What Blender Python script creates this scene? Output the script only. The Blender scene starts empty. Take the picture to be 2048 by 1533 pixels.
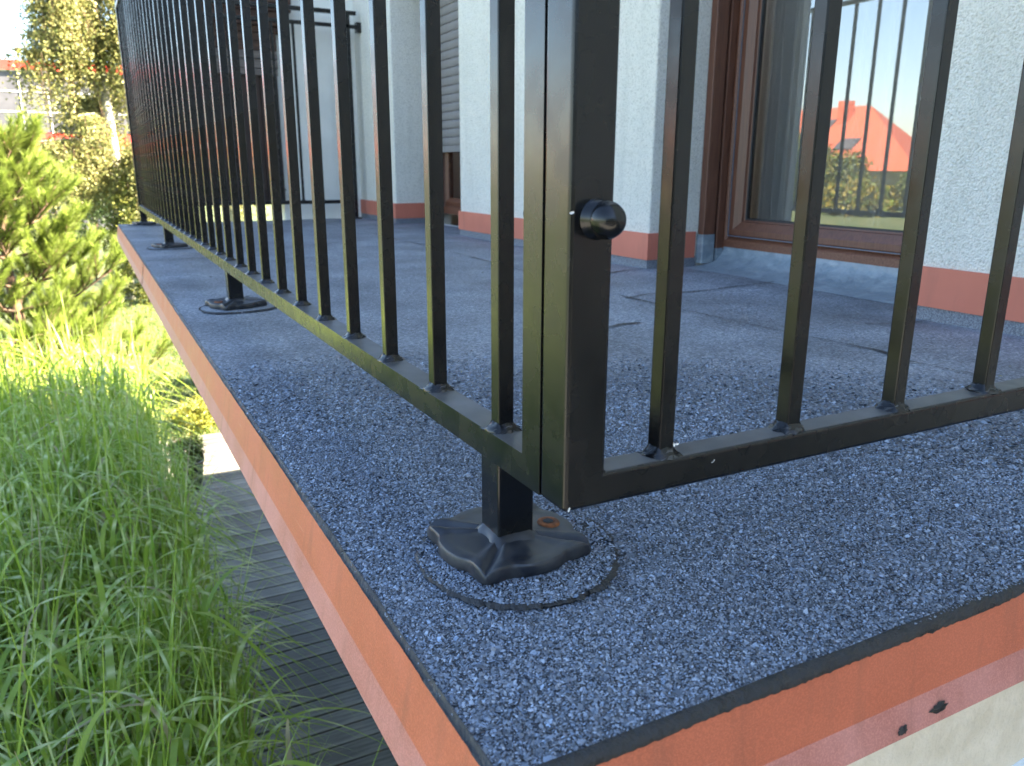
import bpy, math, random
import numpy as np
from mathutils import Vector, Matrix

random.seed(7)
RNG = np.random.default_rng(11)
SC = bpy.context.scene
COL = SC.collection

# ------------------------------------------------------------------ camera
cam_d = bpy.data.cameras.new("camera")
cam = bpy.data.objects.new("camera", cam_d)
COL.objects.link(cam)
CAMP = Vector((-0.2403, -0.3875, 0.2815))
_r = Vector((0.88539017, -0.46483857, 0.00305747))
_u = Vector((0.11882804, 0.23268389, 0.96526582))
_f = Vector((0.44940421, 0.85427356, -0.26125188))
cam.matrix_world = Matrix(((_r.x, _u.x, -_f.x, CAMP.x),
                           (_r.y, _u.y, -_f.y, CAMP.y),
                           (_r.z, _u.z, -_f.z, CAMP.z),
                           (0, 0, 0, 1)))
cam_d.sensor_width = 36.0
cam_d.lens = 28.04
cam_d.clip_start = 0.02
cam_d.clip_end = 800.0
cam_d.dof.use_dof = True
cam_d.dof.focus_distance = 0.72
cam_d.dof.aperture_fstop = 14.0
SC.camera = cam

# ------------------------------------------------------------------ sky and sun
SUN_TO = Vector((1.1, -0.72, 1.0)).normalized()
EL = math.asin(SUN_TO.z)
AZ = math.atan2(SUN_TO.x, SUN_TO.y)
world = bpy.data.worlds.new("World")
SC.world = world
world.use_nodes = True
_n = world.node_tree.nodes
_sky = _n.new("ShaderNodeTexSky")
_sky.sky_type = 'NISHITA'
_sky.sun_disc = False
_sky.sun_elevation = EL
_sky.sun_rotation = AZ
_sky.air_density = 1.0
_sky.dust_density = 0.7
_sky.ozone_density = 1.1
world.node_tree.links.new(_sky.outputs[0], _n["Background"].inputs[0])
_n["Background"].inputs[1].default_value = 0.05
sun_d = bpy.data.lights.new("sun", 'SUN')
sun_d.energy = 5.0
sun_d.angle = math.radians(0.53)
sun_d.color = (1.0, 0.86, 0.63)
sun = bpy.data.objects.new("sun", sun_d)
COL.objects.link(sun)
sun.rotation_euler = (-SUN_TO).to_track_quat('-Z', 'Y').to_euler()
SC.view_settings.view_transform = 'Standard'
SC.view_settings.look = 'None'
SC.view_settings.gamma = 1.0
SC.view_settings.use_curve_mapping = False
SC.view_settings.exposure = 3.82
SC.render.engine = 'CYCLES'
SC.cycles.use_denoising = True
SC.cycles.max_bounces = 5
SC.cycles.diffuse_bounces = 3
SC.cycles.glossy_bounces = 3
SC.cycles.caustics_reflective = False
SC.cycles.caustics_refractive = False
SC.cycles.transparent_max_bounces = 12

# ------------------------------------------------------------------ materials
def mat(name, c1, c2=None, scale=8.0, detail=4.0, rough=0.6, rough2=None, spec=0.5, bump=0.0,
        bscale=60.0, bdist=0.002, metallic=0.0, stretch=None, ramp=(0.35, 0.65), attr=None, bdetail=3.0,
        translucent=0.0, coat=0.0):
    m = bpy.data.materials.new(name)
    m.use_nodes = True
    nt = m.node_tree
    N, L = nt.nodes, nt.links
    b = N["Principled BSDF"]
    b.inputs["Roughness"].default_value = rough
    b.inputs["Metallic"].default_value = metallic
    b.inputs["Specular IOR Level"].default_value = spec
    b.inputs["Coat Weight"].default_value = coat
    tc = N.new("ShaderNodeTexCoord")
    vec = tc.outputs["Object"]
    if stretch:
        mp = N.new("ShaderNodeMapping")
        mp.inputs["Scale"].default_value = stretch
        L.new(vec, mp.inputs[0])
        vec = mp.outputs[0]
    colsock = None
    if c2 is not None or rough2 is not None:
        no = N.new("ShaderNodeTexNoise")
        no.inputs["Scale"].default_value = scale
        no.inputs["Detail"].default_value = detail
        L.new(vec, no.inputs["Vector"])
        rp = N.new("ShaderNodeMapRange")
        rp.inputs[1].default_value = ramp[0]
        rp.inputs[2].default_value = ramp[1]
        L.new(no.outputs["Fac"], rp.inputs[0])
        if c2 is not None:
            mx = N.new("ShaderNodeMix")
            mx.data_type = 'RGBA'
            mx.inputs[6].default_value = (*c1, 1)
            mx.inputs[7].default_value = (*c2, 1)
            L.new(rp.outputs[0], mx.inputs[0])
            colsock = mx.outputs[2]
        if rough2 is not None:
            rr = N.new("ShaderNodeMapRange")
            rr.inputs[3].default_value = rough
            rr.inputs[4].default_value = rough2
            L.new(rp.outputs[0], rr.inputs[0])
            L.new(rr.outputs[0], b.inputs["Roughness"])
    if attr:
        at = N.new("ShaderNodeAttribute")
        at.attribute_name = attr
        if colsock is not None:
            mm = N.new("ShaderNodeMix")
            mm.data_type = 'RGBA'
            mm.blend_type = 'MULTIPLY'
            mm.inputs[0].default_value = 1.0
            L.new(colsock, mm.inputs[6])
            L.new(at.outputs["Color"], mm.inputs[7])
            colsock = mm.outputs[2]
        else:
            colsock = at.outputs["Color"]
    if colsock is not None:
        L.new(colsock, b.inputs["Base Color"])
    else:
        b.inputs["Base Color"].default_value = (*c1, 1)
    if bump > 0:
        nb = N.new("ShaderNodeTexNoise")
        nb.inputs["Scale"].default_value = bscale
        nb.inputs["Detail"].default_value = bdetail
        L.new(vec, nb.inputs["Vector"])
        bp = N.new("ShaderNodeBump")
        bp.inputs["Strength"].default_value = bump
        bp.inputs["Distance"].default_value = bdist
        L.new(nb.outputs["Fac"], bp.inputs["Height"])
        L.new(bp.outputs[0], b.inputs["Normal"])
    if translucent > 0:
        tr = N.new("ShaderNodeBsdfTranslucent")
        if colsock is not None:
            L.new(colsock, tr.inputs[0])
        else:
            tr.inputs[0].default_value = (*c1, 1)
        ms = N.new("ShaderNodeMixShader")
        ms.inputs[0].default_value = translucent
        L.new(b.outputs[0], ms.inputs[1])
        L.new(tr.outputs[0], ms.inputs[2])
        L.new(ms.outputs[0], N["Material Output"].inputs[0])
    return m


def paint_material():
    """black powder coat, pale dust lying on the upward faces, scuffs"""
    m = mat("black_paint", (0.0035, 0.0040, 0.0050), (0.0065, 0.0068, 0.0075), scale=30, rough=0.20, rough2=0.32,
            spec=0.42)
    nt = m.node_tree
    N, L = nt.nodes, nt.links
    b = N["Principled BSDF"]
    src = b.inputs["Base Color"].links[0].from_socket
    rsrc = b.inputs["Roughness"].links[0].from_socket
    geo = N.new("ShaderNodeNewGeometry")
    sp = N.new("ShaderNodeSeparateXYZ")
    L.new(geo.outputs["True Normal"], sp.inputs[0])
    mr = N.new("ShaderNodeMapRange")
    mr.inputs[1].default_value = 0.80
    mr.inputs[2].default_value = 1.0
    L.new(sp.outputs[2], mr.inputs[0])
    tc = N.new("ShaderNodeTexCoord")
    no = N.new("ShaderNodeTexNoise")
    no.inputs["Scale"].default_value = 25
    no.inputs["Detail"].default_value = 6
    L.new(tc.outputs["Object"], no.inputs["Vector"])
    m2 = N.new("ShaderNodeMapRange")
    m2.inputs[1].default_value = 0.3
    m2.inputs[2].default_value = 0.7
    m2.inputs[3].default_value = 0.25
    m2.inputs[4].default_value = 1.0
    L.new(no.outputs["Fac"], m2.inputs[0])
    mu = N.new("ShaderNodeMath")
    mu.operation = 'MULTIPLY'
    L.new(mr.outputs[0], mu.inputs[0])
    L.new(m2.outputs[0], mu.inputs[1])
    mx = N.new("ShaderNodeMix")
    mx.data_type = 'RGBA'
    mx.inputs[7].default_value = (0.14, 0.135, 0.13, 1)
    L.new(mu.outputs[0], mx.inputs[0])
    L.new(src, mx.inputs[6])
    # fine pale scratches
    mp = N.new("ShaderNodeMapping")
    mp.inputs["Scale"].default_value = (260, 260, 18)
    L.new(tc.outputs["Object"], mp.inputs[0])
    n3 = N.new("ShaderNodeTexNoise")
    n3.inputs["Scale"].default_value = 1.0
    n3.inputs["Detail"].default_value = 2
    L.new(mp.outputs[0], n3.inputs["Vector"])
    r3 = N.new("ShaderNodeMapRange")
    r3.inputs[1].default_value = 0.79
    r3.inputs[2].default_value = 0.86
    r3.inputs[4].default_value = 0.35
    L.new(n3.outputs["Fac"], r3.inputs[0])
    m3 = N.new("ShaderNodeMix")
    m3.data_type = 'RGBA'
    m3.inputs[7].default_value = (0.2, 0.2, 0.2, 1)
    L.new(r3.outputs[0], m3.inputs[0])
    L.new(mx.outputs[2], m3.inputs[6])
    L.new(m3.outputs[2], b.inputs["Base Color"])
    ra = N.new("ShaderNodeMath")
    ra.operation = 'MULTIPLY_ADD'
    ra.inputs[1].default_value = 0.35
    L.new(mu.outputs[0], ra.inputs[0])
    L.new(rsrc, ra.inputs[2])
    L.new(ra.outputs[0], b.inputs["Roughness"])
    return m


def glass_material():
    m = bpy.data.materials.new("window_glass")
    m.use_nodes = True
    N, L = m.node_tree.nodes, m.node_tree.links
    N.remove(N["Principled BSDF"])
    fr = N.new("ShaderNodeFresnel")
    fr.inputs[0].default_value = 2.0
    tr = N.new("ShaderNodeBsdfTransparent")
    tr.inputs[0].default_value = (0.97, 0.98, 0.98, 1)
    gl = N.new("ShaderNodeBsdfGlossy")
    gl.inputs["Roughness"].default_value = 0.0
    mx = N.new("ShaderNodeMixShader")
    ad = N.new("ShaderNodeMath")
    ad.operation = 'MULTIPLY_ADD'
    ad.inputs[1].default_value = 1.05
    ad.inputs[2].default_value = 0.09
    L.new(fr.outputs[0], ad.inputs[0])
    L.new(ad.outputs[0], mx.inputs[0])
    L.new(tr.outputs[0], mx.inputs[1])
    L.new(gl.outputs[0], mx.inputs[2])
    L.new(mx.outputs[0], N["Material Output"].inputs[0])
    return m


def felt_material():
    """mineral felt seen from afar: granule speckle in colour and relief"""
    m = bpy.data.materials.new("mineral_felt")
    m.use_nodes = True
    N, L = m.node_tree.nodes, m.node_tree.links
    b = N["Principled BSDF"]
    b.inputs["Roughness"].default_value = 0.62
    b.inputs["Specular IOR Level"].default_value = 0.6
    tc = N.new("ShaderNodeTexCoord")
    v = N.new("ShaderNodeTexVoronoi")
    v.inputs["Scale"].default_value = 330
    L.new(tc.outputs["Object"], v.inputs["Vector"])
    sp = N.new("ShaderNodeSeparateColor")
    L.new(v.outputs["Color"], sp.inputs[0])
    cr = N.new("ShaderNodeValToRGB")
    e = cr.color_ramp.elements
    e[0].position = 0.0
    e[0].color = (0.085, 0.094, 0.112, 1)
    e[1].position = 0.93
    e[1].color = (0.27, 0.29, 0.325, 1)
    k = e.new(0.98)
    k.color = (0.40, 0.41, 0.42, 1)
    L.new(sp.outputs[0], cr.inputs[0])
    no = N.new("ShaderNodeTexNoise")
    no.inputs["Scale"].default_value = 5
    no.inputs["Detail"].default_value = 7
    L.new(tc.outputs["Object"], no.inputs["Vector"])
    mr = N.new("ShaderNodeMapRange")
    mr.inputs[1].default_value = 0.3
    mr.inputs[2].default_value = 0.7
    mr.inputs[3].default_value = 0.62
    mr.inputs[4].default_value = 1.32
    L.new(no.outputs["Fac"], mr.inputs[0])
    mx = N.new("ShaderNodeMix")
    mx.data_type = 'RGBA'
    mx.blend_type = 'MULTIPLY'
    mx.inputs[0].default_value = 1
    L.new(cr.outputs[0], mx.inputs[6])
    L.new(mr.outputs[0], mx.inputs[7])
    at = N.new("ShaderNodeAttribute")
    at.attribute_name = "col"
    mb_ = N.new("ShaderNodeMix")
    mb_.data_type = 'RGBA'
    mb_.inputs[6].default_value = (0.045, 0.048, 0.055, 1)
    L.new(at.outputs["Fac"], mb_.inputs[0])
    L.new(mx.outputs[2], mb_.inputs[7])
    L.new(mb_.outputs[2], b.inputs["Base Color"])
    bp = N.new("ShaderNodeBump")
    bp.inputs["Strength"].default_value = 0.9
    bp.inputs["Distance"].default_value = 0.0016
    L.new(sp.outputs[1], bp.inputs["Height"])
    L.new(bp.outputs[0], b.inputs["Normal"])
    return m


M = {}
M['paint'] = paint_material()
M['glass'] = glass_material()
M['felt'] = felt_material()
M['felt_plain'] = mat("mineral_felt_patch", (0.09, 0.10, 0.12), (0.25, 0.27, 0.30), scale=420, detail=2, rough=0.62, bump=0.8, bscale=420, bdist=0.0015)
M['chips'] = mat("slate_granules", (0, 0, 0), attr="col", rough=0.55, spec=0.5)
M['bitumen'] = mat("bitumen", (0.012, 0.012, 0.013), (0.030, 0.029, 0.028), scale=90, rough=0.45, rough2=0.75, bump=0.8, bscale=260, bdist=0.0015)
def flashing_paint(name, c1, c2, chalk):
    """powder coat with orange-peel grain, faint dirt runs and pale scuffs"""
    m = mat(name, c1, c2, scale=16, detail=9, rough=0.46, rough2=0.58, spec=0.4, bump=0.55, bscale=900, bdist=0.0005)
    N, L = m.node_tree.nodes, m.node_tree.links
    b = N["Principled BSDF"]
    src = b.inputs["Base Color"].links[0].from_socket
    tc = N.new("ShaderNodeTexCoord")

    def layer(src, stretch, lo, hi, amount, colour, blend='MIX', detail=5):
        mp = N.new("ShaderNodeMapping")
        mp.inputs["Scale"].default_value = stretch
        L.new(tc.outputs["Object"], mp.inputs[0])
        no = N.new("ShaderNodeTexNoise")
        no.inputs["Scale"].default_value = 1.0
        no.inputs["Detail"].default_value = detail
        L.new(mp.outputs[0], no.inputs["Vector"])
        r = N.new("ShaderNodeMapRange")
        r.inputs[1].default_value = lo
        r.inputs[2].default_value = hi
        r.inputs[4].default_value = amount
        L.new(no.outputs["Fac"], r.inputs[0])
        mx = N.new("ShaderNodeMix")
        mx.data_type = 'RGBA'
        mx.blend_type = blend
        mx.inputs[7].default_value = (*colour, 1)
        L.new(r.outputs[0], mx.inputs[0])
        L.new(src, mx.inputs[6])
        return mx.outputs[2]
    src = layer(src, (700, 700, 700), 0.45, 0.62, 0.30, tuple(min(1, c * 1.55) for c in c2), detail=2)     # grain
    src = layer(src, (60, 60, 6), 0.55, 0.75, 0.35, (0.20, 0.085, 0.055))                                  # dirt runs
    src = layer(src, (9, 9, 300), 0.68, 0.76, 0.5, chalk)                                                  # scuffs
    L.new(src, b.inputs["Base Color"])
    return m


M['orange'] = flashing_paint("orange_flashing_paint", (0.42, 0.118, 0.062), (0.47, 0.136, 0.073), (0.62, 0.33, 0.24))
M['orange_lip'] = flashing_paint("lip_flashing_paint", (0.40, 0.150, 0.115), (0.48, 0.21, 0.175), (0.66, 0.45, 0.42))  # lip base colours set paler and pinker than the face
M['skirt'] = mat("salmon_skirting_paint", (0.53, 0.160, 0.100), (0.58, 0.180, 0.115), scale=9, rough=0.5, spec=0.35)
M['plaster'] = mat("white_plaster", (0.63, 0.60, 0.51), (0.86, 0.825, 0.73), scale=210, detail=7, rough=0.9, spec=0.2, ramp=(0.30, 0.52),
                   bump=1.0, bscale=240, bdist=0.008, bdetail=6.0)
M['smooth_plaster'] = mat("smooth_white_plaster", (0.75, 0.73, 0.66), (0.82, 0.80, 0.73), scale=7, detail=8, rough=0.9, spec=0.2,
                          bump=0.3, bscale=90, bdist=0.002)
M['cream'] = mat("cream_render", (0.60, 0.54, 0.42), (0.70, 0.64, 0.52), scale=30, detail=8, rough=0.9, spec=0.2, bump=0.5, bscale=160, bdist=0.003)
M['whiterender'] = mat("pale_render", (0.74, 0.78, 0.76), (0.80, 0.83, 0.81), scale=40, rough=0.9, spec=0.2, bump=0.5, bscale=200, bdist=0.002)
M['membrane'] = mat("grey_blue_membrane", (0.17, 0.215, 0.25), (0.25, 0.295, 0.33), scale=35, detail=6, rough=0.28, rough2=0.5, spec=0.6,
                    bump=0.7, bscale=55, bdist=0.006)
def add_stains(m, stretch, lo, hi, amount, colour):
    N, L = m.node_tree.nodes, m.node_tree.links
    b = N["Principled BSDF"]
    src = b.inputs["Base Color"].links[0].from_socket
    tc = N.new("ShaderNodeTexCoord")
    mp = N.new("ShaderNodeMapping")
    mp.inputs["Scale"].default_value = stretch
    L.new(tc.outputs["Object"], mp.inputs[0])
    no = N.new("ShaderNodeTexNoise")
    no.inputs["Scale"].default_value = 1.0
    no.inputs["Detail"].default_value = 9
    L.new(mp.outputs[0], no.inputs["Vector"])
    r = N.new("ShaderNodeMapRange")
    r.inputs[1].default_value = lo
    r.inputs[2].default_value = hi
    r.inputs[4].default_value = amount
    L.new(no.outputs["Fac"], r.inputs[0])
    mx = N.new("ShaderNodeMix")
    mx.data_type = 'RGBA'
    mx.inputs[7].default_value = (*colour, 1)
    L.new(r.outputs[0], mx.inputs[0])
    L.new(src, mx.inputs[6])
    L.new(mx.outputs[2], b.inputs["Base Color"])


for _k in ('plaster', 'smooth_plaster'):
    add_stains(M[_k], (16, 16, 1.4), 0.52, 0.80, 0.32, (0.52, 0.51, 0.44))
    add_stains(M[_k], (5, 5, 5), 0.50, 0.78, 0.22, (0.60, 0.59, 0.52))
add_stains(M['felt'], (2.2, 2.2, 2.2), 0.52, 0.72, 0.35, (0.085, 0.080, 0.080))
add_stains(M['felt'], (38, 38, 38), 0.66, 0.76, 0.5, (0.035, 0.034, 0.035))
add_stains(M['felt'], (150, 150, 150), 0.56, 0.68, 0.45, (0.40, 0.42, 0.46))
add_stains(M['felt'], (110, 110, 110), 0.58, 0.70, 0.45, (0.05, 0.055, 0.065))
add_stains(M['skirt'], (30, 30, 6), 0.55, 0.8, 0.35, (0.30, 0.11, 0.075))
add_stains(M['membrane'], (22, 12, 40), 0.55, 0.7, 0.5, (0.42, 0.47, 0.50))
M['brown'] = mat("brown_wood_foil", (0.115, 0.044, 0.025), (0.195, 0.082, 0.046), scale=14, detail=8, rough=0.36, rough2=0.5, spec=0.5,
                 stretch=(1, 14, 14), bump=0.12, bscale=60, bdist=0.0006)
M['brown_v'] = mat("brown_wood_foil_upright", (0.105, 0.042, 0.025), (0.160, 0.066, 0.039), scale=14, detail=8, rough=0.36, rough2=0.5, spec=0.5,
                   stretch=(14, 14, 1), bump=0.12, bscale=60, bdist=0.0006)
M['seal'] = mat("grey_seal", (0.13, 0.15, 0.19), rough=0.5)
M['gasket'] = mat("black_rubber", (0.012, 0.012, 0.014), rough=0.6)
M['shutter'] = mat("taupe_shutter", (0.22, 0.205, 0.20), (0.26, 0.24, 0.235), scale=12, rough=0.45, spec=0.5)
M['dark'] = mat("dark_interior", (0.03, 0.032, 0.035), rough=0.9)
M['room'] = mat("interior_wall_paint", (0.6, 0.59, 0.57), rough=0.9)
M['curtain'] = mat("sheer_curtain", (0.80, 0.81, 0.82), rough=0.9, translucent=0.35)
M['timber'] = mat("dark_stained_timber", (0.045, 0.022, 0.014), (0.105, 0.052, 0.030), scale=6, detail=8, rough=0.7, stretch=(1.2, 6, 16), bump=0.5, bscale=20, bdist=0.004)
M['timber_grey'] = mat("weathered_grey_timber", (0.13, 0.105, 0.09), (0.21, 0.175, 0.15), scale=6, detail=8, rough=0.8, stretch=(1.2, 6, 16), bump=0.5, bscale=20, bdist=0.004)
M['timber_door'] = mat("dark_brown_boards", (0.032, 0.019, 0.014), (0.055, 0.031, 0.022), scale=5, detail=6, rough=0.7, stretch=(6, 6, 1.2))
M['deck'] = mat("weathered_deck", (0.085, 0.083, 0.078), (0.200, 0.190, 0.170), scale=5, detail=9, rough=0.75, stretch=(1.0, 12, 12), bump=0.5, bscale=16, bdist=0.004)
M['added_paving'] = mat("grey_paving", (0.20, 0.20, 0.20), (0.26, 0.26, 0.26), scale=3, detail=9, rough=0.9, bump=0.4, bscale=20, bdist=0.01)
_dn = M['deck'].node_tree
_oi = _dn.nodes.new("ShaderNodeObjectInfo")
_dr = _dn.nodes.new("ShaderNodeMapRange")
_dr.inputs[3].default_value = 0.62
_dr.inputs[4].default_value = 1.30
_dn.links.new(_oi.outputs["Random"], _dr.inputs[0])
_dm = _dn.nodes.new("ShaderNodeMix")
_dm.data_type = 'RGBA'
_dm.blend_type = 'MULTIPLY'
_dm.inputs[0].default_value = 1.0
_db = _dn.nodes["Principled BSDF"].inputs["Base Color"]
_dn.links.new(_db.links[0].from_socket, _dm.inputs[6])
_dn.links.new(_dr.outputs[0], _dm.inputs[7])
_dn.links.new(_dm.outputs[2], _db)
M['soil'] = mat("garden_soil", (0.03, 0.022, 0.015), (0.07, 0.05, 0.035), scale=20, detail=8, rough=0.95, bump=0.8, bscale=40, bdist=0.03)
M['lawn'] = mat("lawn", (0.060, 0.100, 0.048), (0.14, 0.155, 0.085), scale=1.3, detail=9, rough=0.9, spec=0.2, bump=0.8, bscale=60, bdist=0.03)
M['blade'] = mat("lawn_blades", (0, 0, 0), attr="col", rough=0.5, spec=0.4, translucent=0.35)
M['zebra'] = mat("zebra_grass_leaf", (0, 0, 0), attr="col", rough=0.42, spec=0.5, translucent=0.42)
M['needle'] = mat("pine_needles", (0, 0, 0), attr="col", rough=0.45, spec=0.4, translucent=0.30)
M['leaf'] = mat("leaf", (0, 0, 0), attr="col", rough=0.5, spec=0.4, translucent=0.38)
M['bark'] = mat("pine_bark", (0.07, 0.045, 0.03), (0.15, 0.09, 0.06), scale=20, detail=8, rough=0.9, bump=0.8, bscale=30, bdist=0.01)
M['birchbark'] = mat("birch_bark", (0.30, 0.29, 0.27), (0.09, 0.085, 0.08), scale=9, detail=6, rough=0.8, ramp=(0.56, 0.66), stretch=(1, 1, 4))
M['red'] = mat("red_cladding", (0.50, 0.030, 0.022), (0.56, 0.042, 0.03), scale=3, rough=0.5)
M['greypanel'] = mat("grey_panel", (0.055, 0.055, 0.068), (0.085, 0.085, 0.10), scale=1.5, rough=0.35)
M['whitemetal'] = mat("white_metal", (0.6, 0.6, 0.6), rough=0.5)
M['pot'] = mat("black_plastic_pot", (0.012, 0.012, 0.013), rough=0.45)
M['rooftile'] = mat("red_roof_tiles", (0.33, 0.085, 0.052), (0.40, 0.11, 0.07), scale=30, rough=0.7, bump=0.6, bscale=30, bdist=0.04)
M['roofdark'] = mat("roof_slab", (0.10, 0.06, 0.05), rough=0.8)
M['rust'] = mat("rust", (0.30, 0.10, 0.03), (0.12, 0.045, 0.02), scale=300, rough=0.85)
M['plate'] = mat("worn_black_cast_plate", (0.014, 0.016, 0.022), (0.050, 0.050, 0.052), scale=45, detail=7, rough=0.30, rough2=0.55, spec=0.5,
                 bump=0.15, bscale=140, bdist=0.001)
M['speck'] = mat("white_paint_speck", (0.75, 0.75, 0.72), rough=0.7)
M['paving'] = mat("warm_paving", (0.36, 0.23, 0.14), (0.46, 0.31, 0.2), scale=10, rough=0.9)

# ------------------------------------------------------------------ mesh helpers
def arr_mesh(name, V, F, material, smooth=False, col=None):
    """V (n,3) array, F (m,k) index array with k = 3 or 4, col optional (n,3)"""
    V = np.asarray(V, dtype=np.float32)
    F = np.asarray(F, dtype=np.int32)
    me = bpy.data.meshes.new(name)
    k = F.shape[1]
    me.vertices.add(len(V))
    me.vertices.foreach_set("co", V.ravel())
    me.loops.add(F.size)
    me.loops.foreach_set("vertex_index", F.ravel())
    me.polygons.add(len(F))
    me.polygons.foreach_set("loop_start", np.arange(0, F.size, k, dtype=np.int32))
    me.polygons.foreach_set("loop_total", np.full(len(F), k, dtype=np.int32))
    if smooth:
        me.polygons.foreach_set("use_smooth", np.ones(len(F), dtype=bool))
    me.update(calc_edges=True)
    if col is not None:
        ca = me.color_attributes.new("col", 'FLOAT_COLOR', 'POINT')
        c4 = np.ones((len(V), 4), dtype=np.float32)
        c4[:, :3] = col
        ca.data.foreach_set("color", c4.ravel())
    me.materials.append(material)
    return me


class MB:
    """collects polygons for one mesh"""
    def __init__(self):
        self.v, self.f, self.s = [], [], []

    def add(self, vs, fs, smooth=False):
        o = len(self.v)
        self.v += [tuple(v) for v in vs]
        self.f += [tuple(i + o for i in f) for f in fs]
        self.s += [smooth] * len(fs)
        return self

    def box(self, x0, x1, y0, y1, z0, z1):
        vs = [(x0, y0, z0), (x1, y0, z0), (x1, y1, z0), (x0, y1, z0), (x0, y0, z1), (x1, y0, z1), (x1, y1, z1), (x0, y1, z1)]
        fs = [(0, 3, 2, 1), (4, 5, 6, 7), (0, 1, 5, 4), (1, 2, 6, 5), (2, 3, 7, 6), (3, 0, 4, 7)]
        return self.add(vs, fs)

    def rbox(self, x0, x1, y0, y1, z0, z1, r=0.002, axis='z', seg=3):
        """box whose four edges along axis are rounded"""
        if axis == 'z':
            a0, a1, b0, b1, c0, c1 = x0, x1, y0, y1, z0, z1
            P = lambda a, b, c: (a, b, c)
        elif axis == 'y':
            a0, a1, b0, b1, c0, c1 = z0, z1, x0, x1, y0, y1
            P = lambda a, b, c: (b, c, a)
        else:
            a0, a1, b0, b1, c0, c1 = y0, y1, z0, z1, x0, x1
            P = lambda a, b, c: (c, a, b)
        prof = []
        for cx, cy, st in ((a1 - r, b1 - r, 0), (a0 + r, b1 - r, 90), (a0 + r, b0 + r, 180), (a1 - r, b0 + r, 270)):
            for i in range(seg + 1):
                t = math.radians(st + 90 * i / seg)
                prof.append((cx + r * math.cos(t), cy + r * math.sin(t)))
        n = len(prof)
        vs = [P(a, b, c0) for a, b in prof] + [P(a, b, c1) for a, b in prof]
        fs = [(i, (i + 1) % n, n + (i + 1) % n, n + i) for i in range(n)]
        fs += [tuple(reversed(range(n))), tuple(range(n, 2 * n))]
        return self.add(vs, fs)

    def tube(self, pts, rads, n=8, smooth=True):
        pts = [Vector(p) for p in pts]
        rings = []
        for i, p in enumerate(pts):
            d = (pts[min(i + 1, len(pts) - 1)] - pts[max(i - 1, 0)]).normalized()
            a = d.orthogonal().normalized() if abs(d.z) > 0.9 else d.cross(Vector((0, 0, 1))).normalized()
            b = d.cross(a)
            rings.append([p + (a * math.cos(2 * math.pi * k / n) + b * math.sin(2 * math.pi * k / n)) * rads[i] for k in range(n)])
        vs = [v for r in rings for v in r]
        fs = []
        for i in range(len(pts) - 1):
            for k in range(n):
                fs.append((i * n + k, i * n + (k + 1) % n, (i + 1) * n + (k + 1) % n, (i + 1) * n + k))
        fs.append(tuple(range(n - 1, -1, -1)))
        fs.append(tuple((len(pts) - 1) * n + k for k in range(n)))
        return self.add(vs, fs, smooth)

    def lathe(self, prof, n=28, axis='z', at=(0, 0, 0), smooth=True):
        """prof: list of (radius, height); closed with fans where radius is 0"""
        vs, fs = [], []
        for r, h in prof:
            for k in range(n):
                t = 2 * math.pi * k / n
                a, b = r * math.cos(t), r * math.sin(t)
                if axis == 'z':
                    p = (a, b, h)
                elif axis == 'y':
                    p = (a, h, b)
                else:
                    p = (h, a, b)
                vs.append((p[0] + at[0], p[1] + at[1], p[2] + at[2]))
        for i in range(len(prof) - 1):
            for k in range(n):
                fs.append((i * n + k, i * n + (k + 1) % n, (i + 1) * n + (k + 1) % n, (i + 1) * n + k))
        return self.add(vs, fs, smooth)

    def mesh(self, name, material):
        me = bpy.data.meshes.new(name)
        me.from_pydata(self.v, [], self.f)
        me.polygons.foreach_set("use_smooth", self.s)
        me.update()
        me.materials.append(material)
        return me


def obj(name, me, parent=None, loc=(0, 0, 0), rot=(0, 0, 0)):
    o = bpy.data.objects.new(name, me)
    COL.objects.link(o)
    o.location = loc
    o.rotation_euler = rot
    if parent is not None:
        o.parent = parent
    return o


def part(name, mb, material, parent=None, loc=(0, 0, 0), rot=(0, 0, 0)):
    return obj(name, mb.mesh(name, material), parent, loc, rot)


def tag(o, label, cat, group=None):
    o["label"] = label
    o["category"] = cat
    if group:
        o["group"] = group
    return o


def thing(name, label, cat, loc=(0, 0, 0), group=None):
    return tag(obj(name, None, None, loc), label, cat, group)


def struct(o):
    o["kind"] = "structure"
    return o


def stuff(o, label=None, cat=None):
    o["kind"] = "stuff"
    if label:
        o["label"] = label
    if cat:
        o["category"] = cat
    return o


def frame_sweep(y0, y1, z0, z1, prof):
    """mitred rectangular frame facing -X; prof = [(inset, x), ...] from the outer edge inwards"""
    mb = MB()
    rings = [[(x, y0 + i, z0 + i), (x, y1 - i, z0 + i), (x, y1 - i, z1 - i), (x, y0 + i, z1 - i)] for i, x in prof]
    vs = [v for r in rings for v in r]
    fs = []
    for a in range(len(prof) - 1):
        for k in range(4):
            fs.append((a * 4 + k, a * 4 + (k + 1) % 4, (a + 1) * 4 + (k + 1) % 4, (a + 1) * 4 + k))
    return mb.add(vs, fs)


def snoise(x, y, seed=0):
    """cheap smooth 2D noise, array friendly, about -1..1"""
    r = np.random.default_rng(seed)
    out = 0
    for k in range(6):
        a, b, ph = r.uniform(-1, 1), r.uniform(-1, 1), r.uniform(0, 6.28)
        out = out + np.sin(a * x + b * y + ph)
    return out / 3.0


GZ = -2.5            # garden level below the balcony

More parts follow.
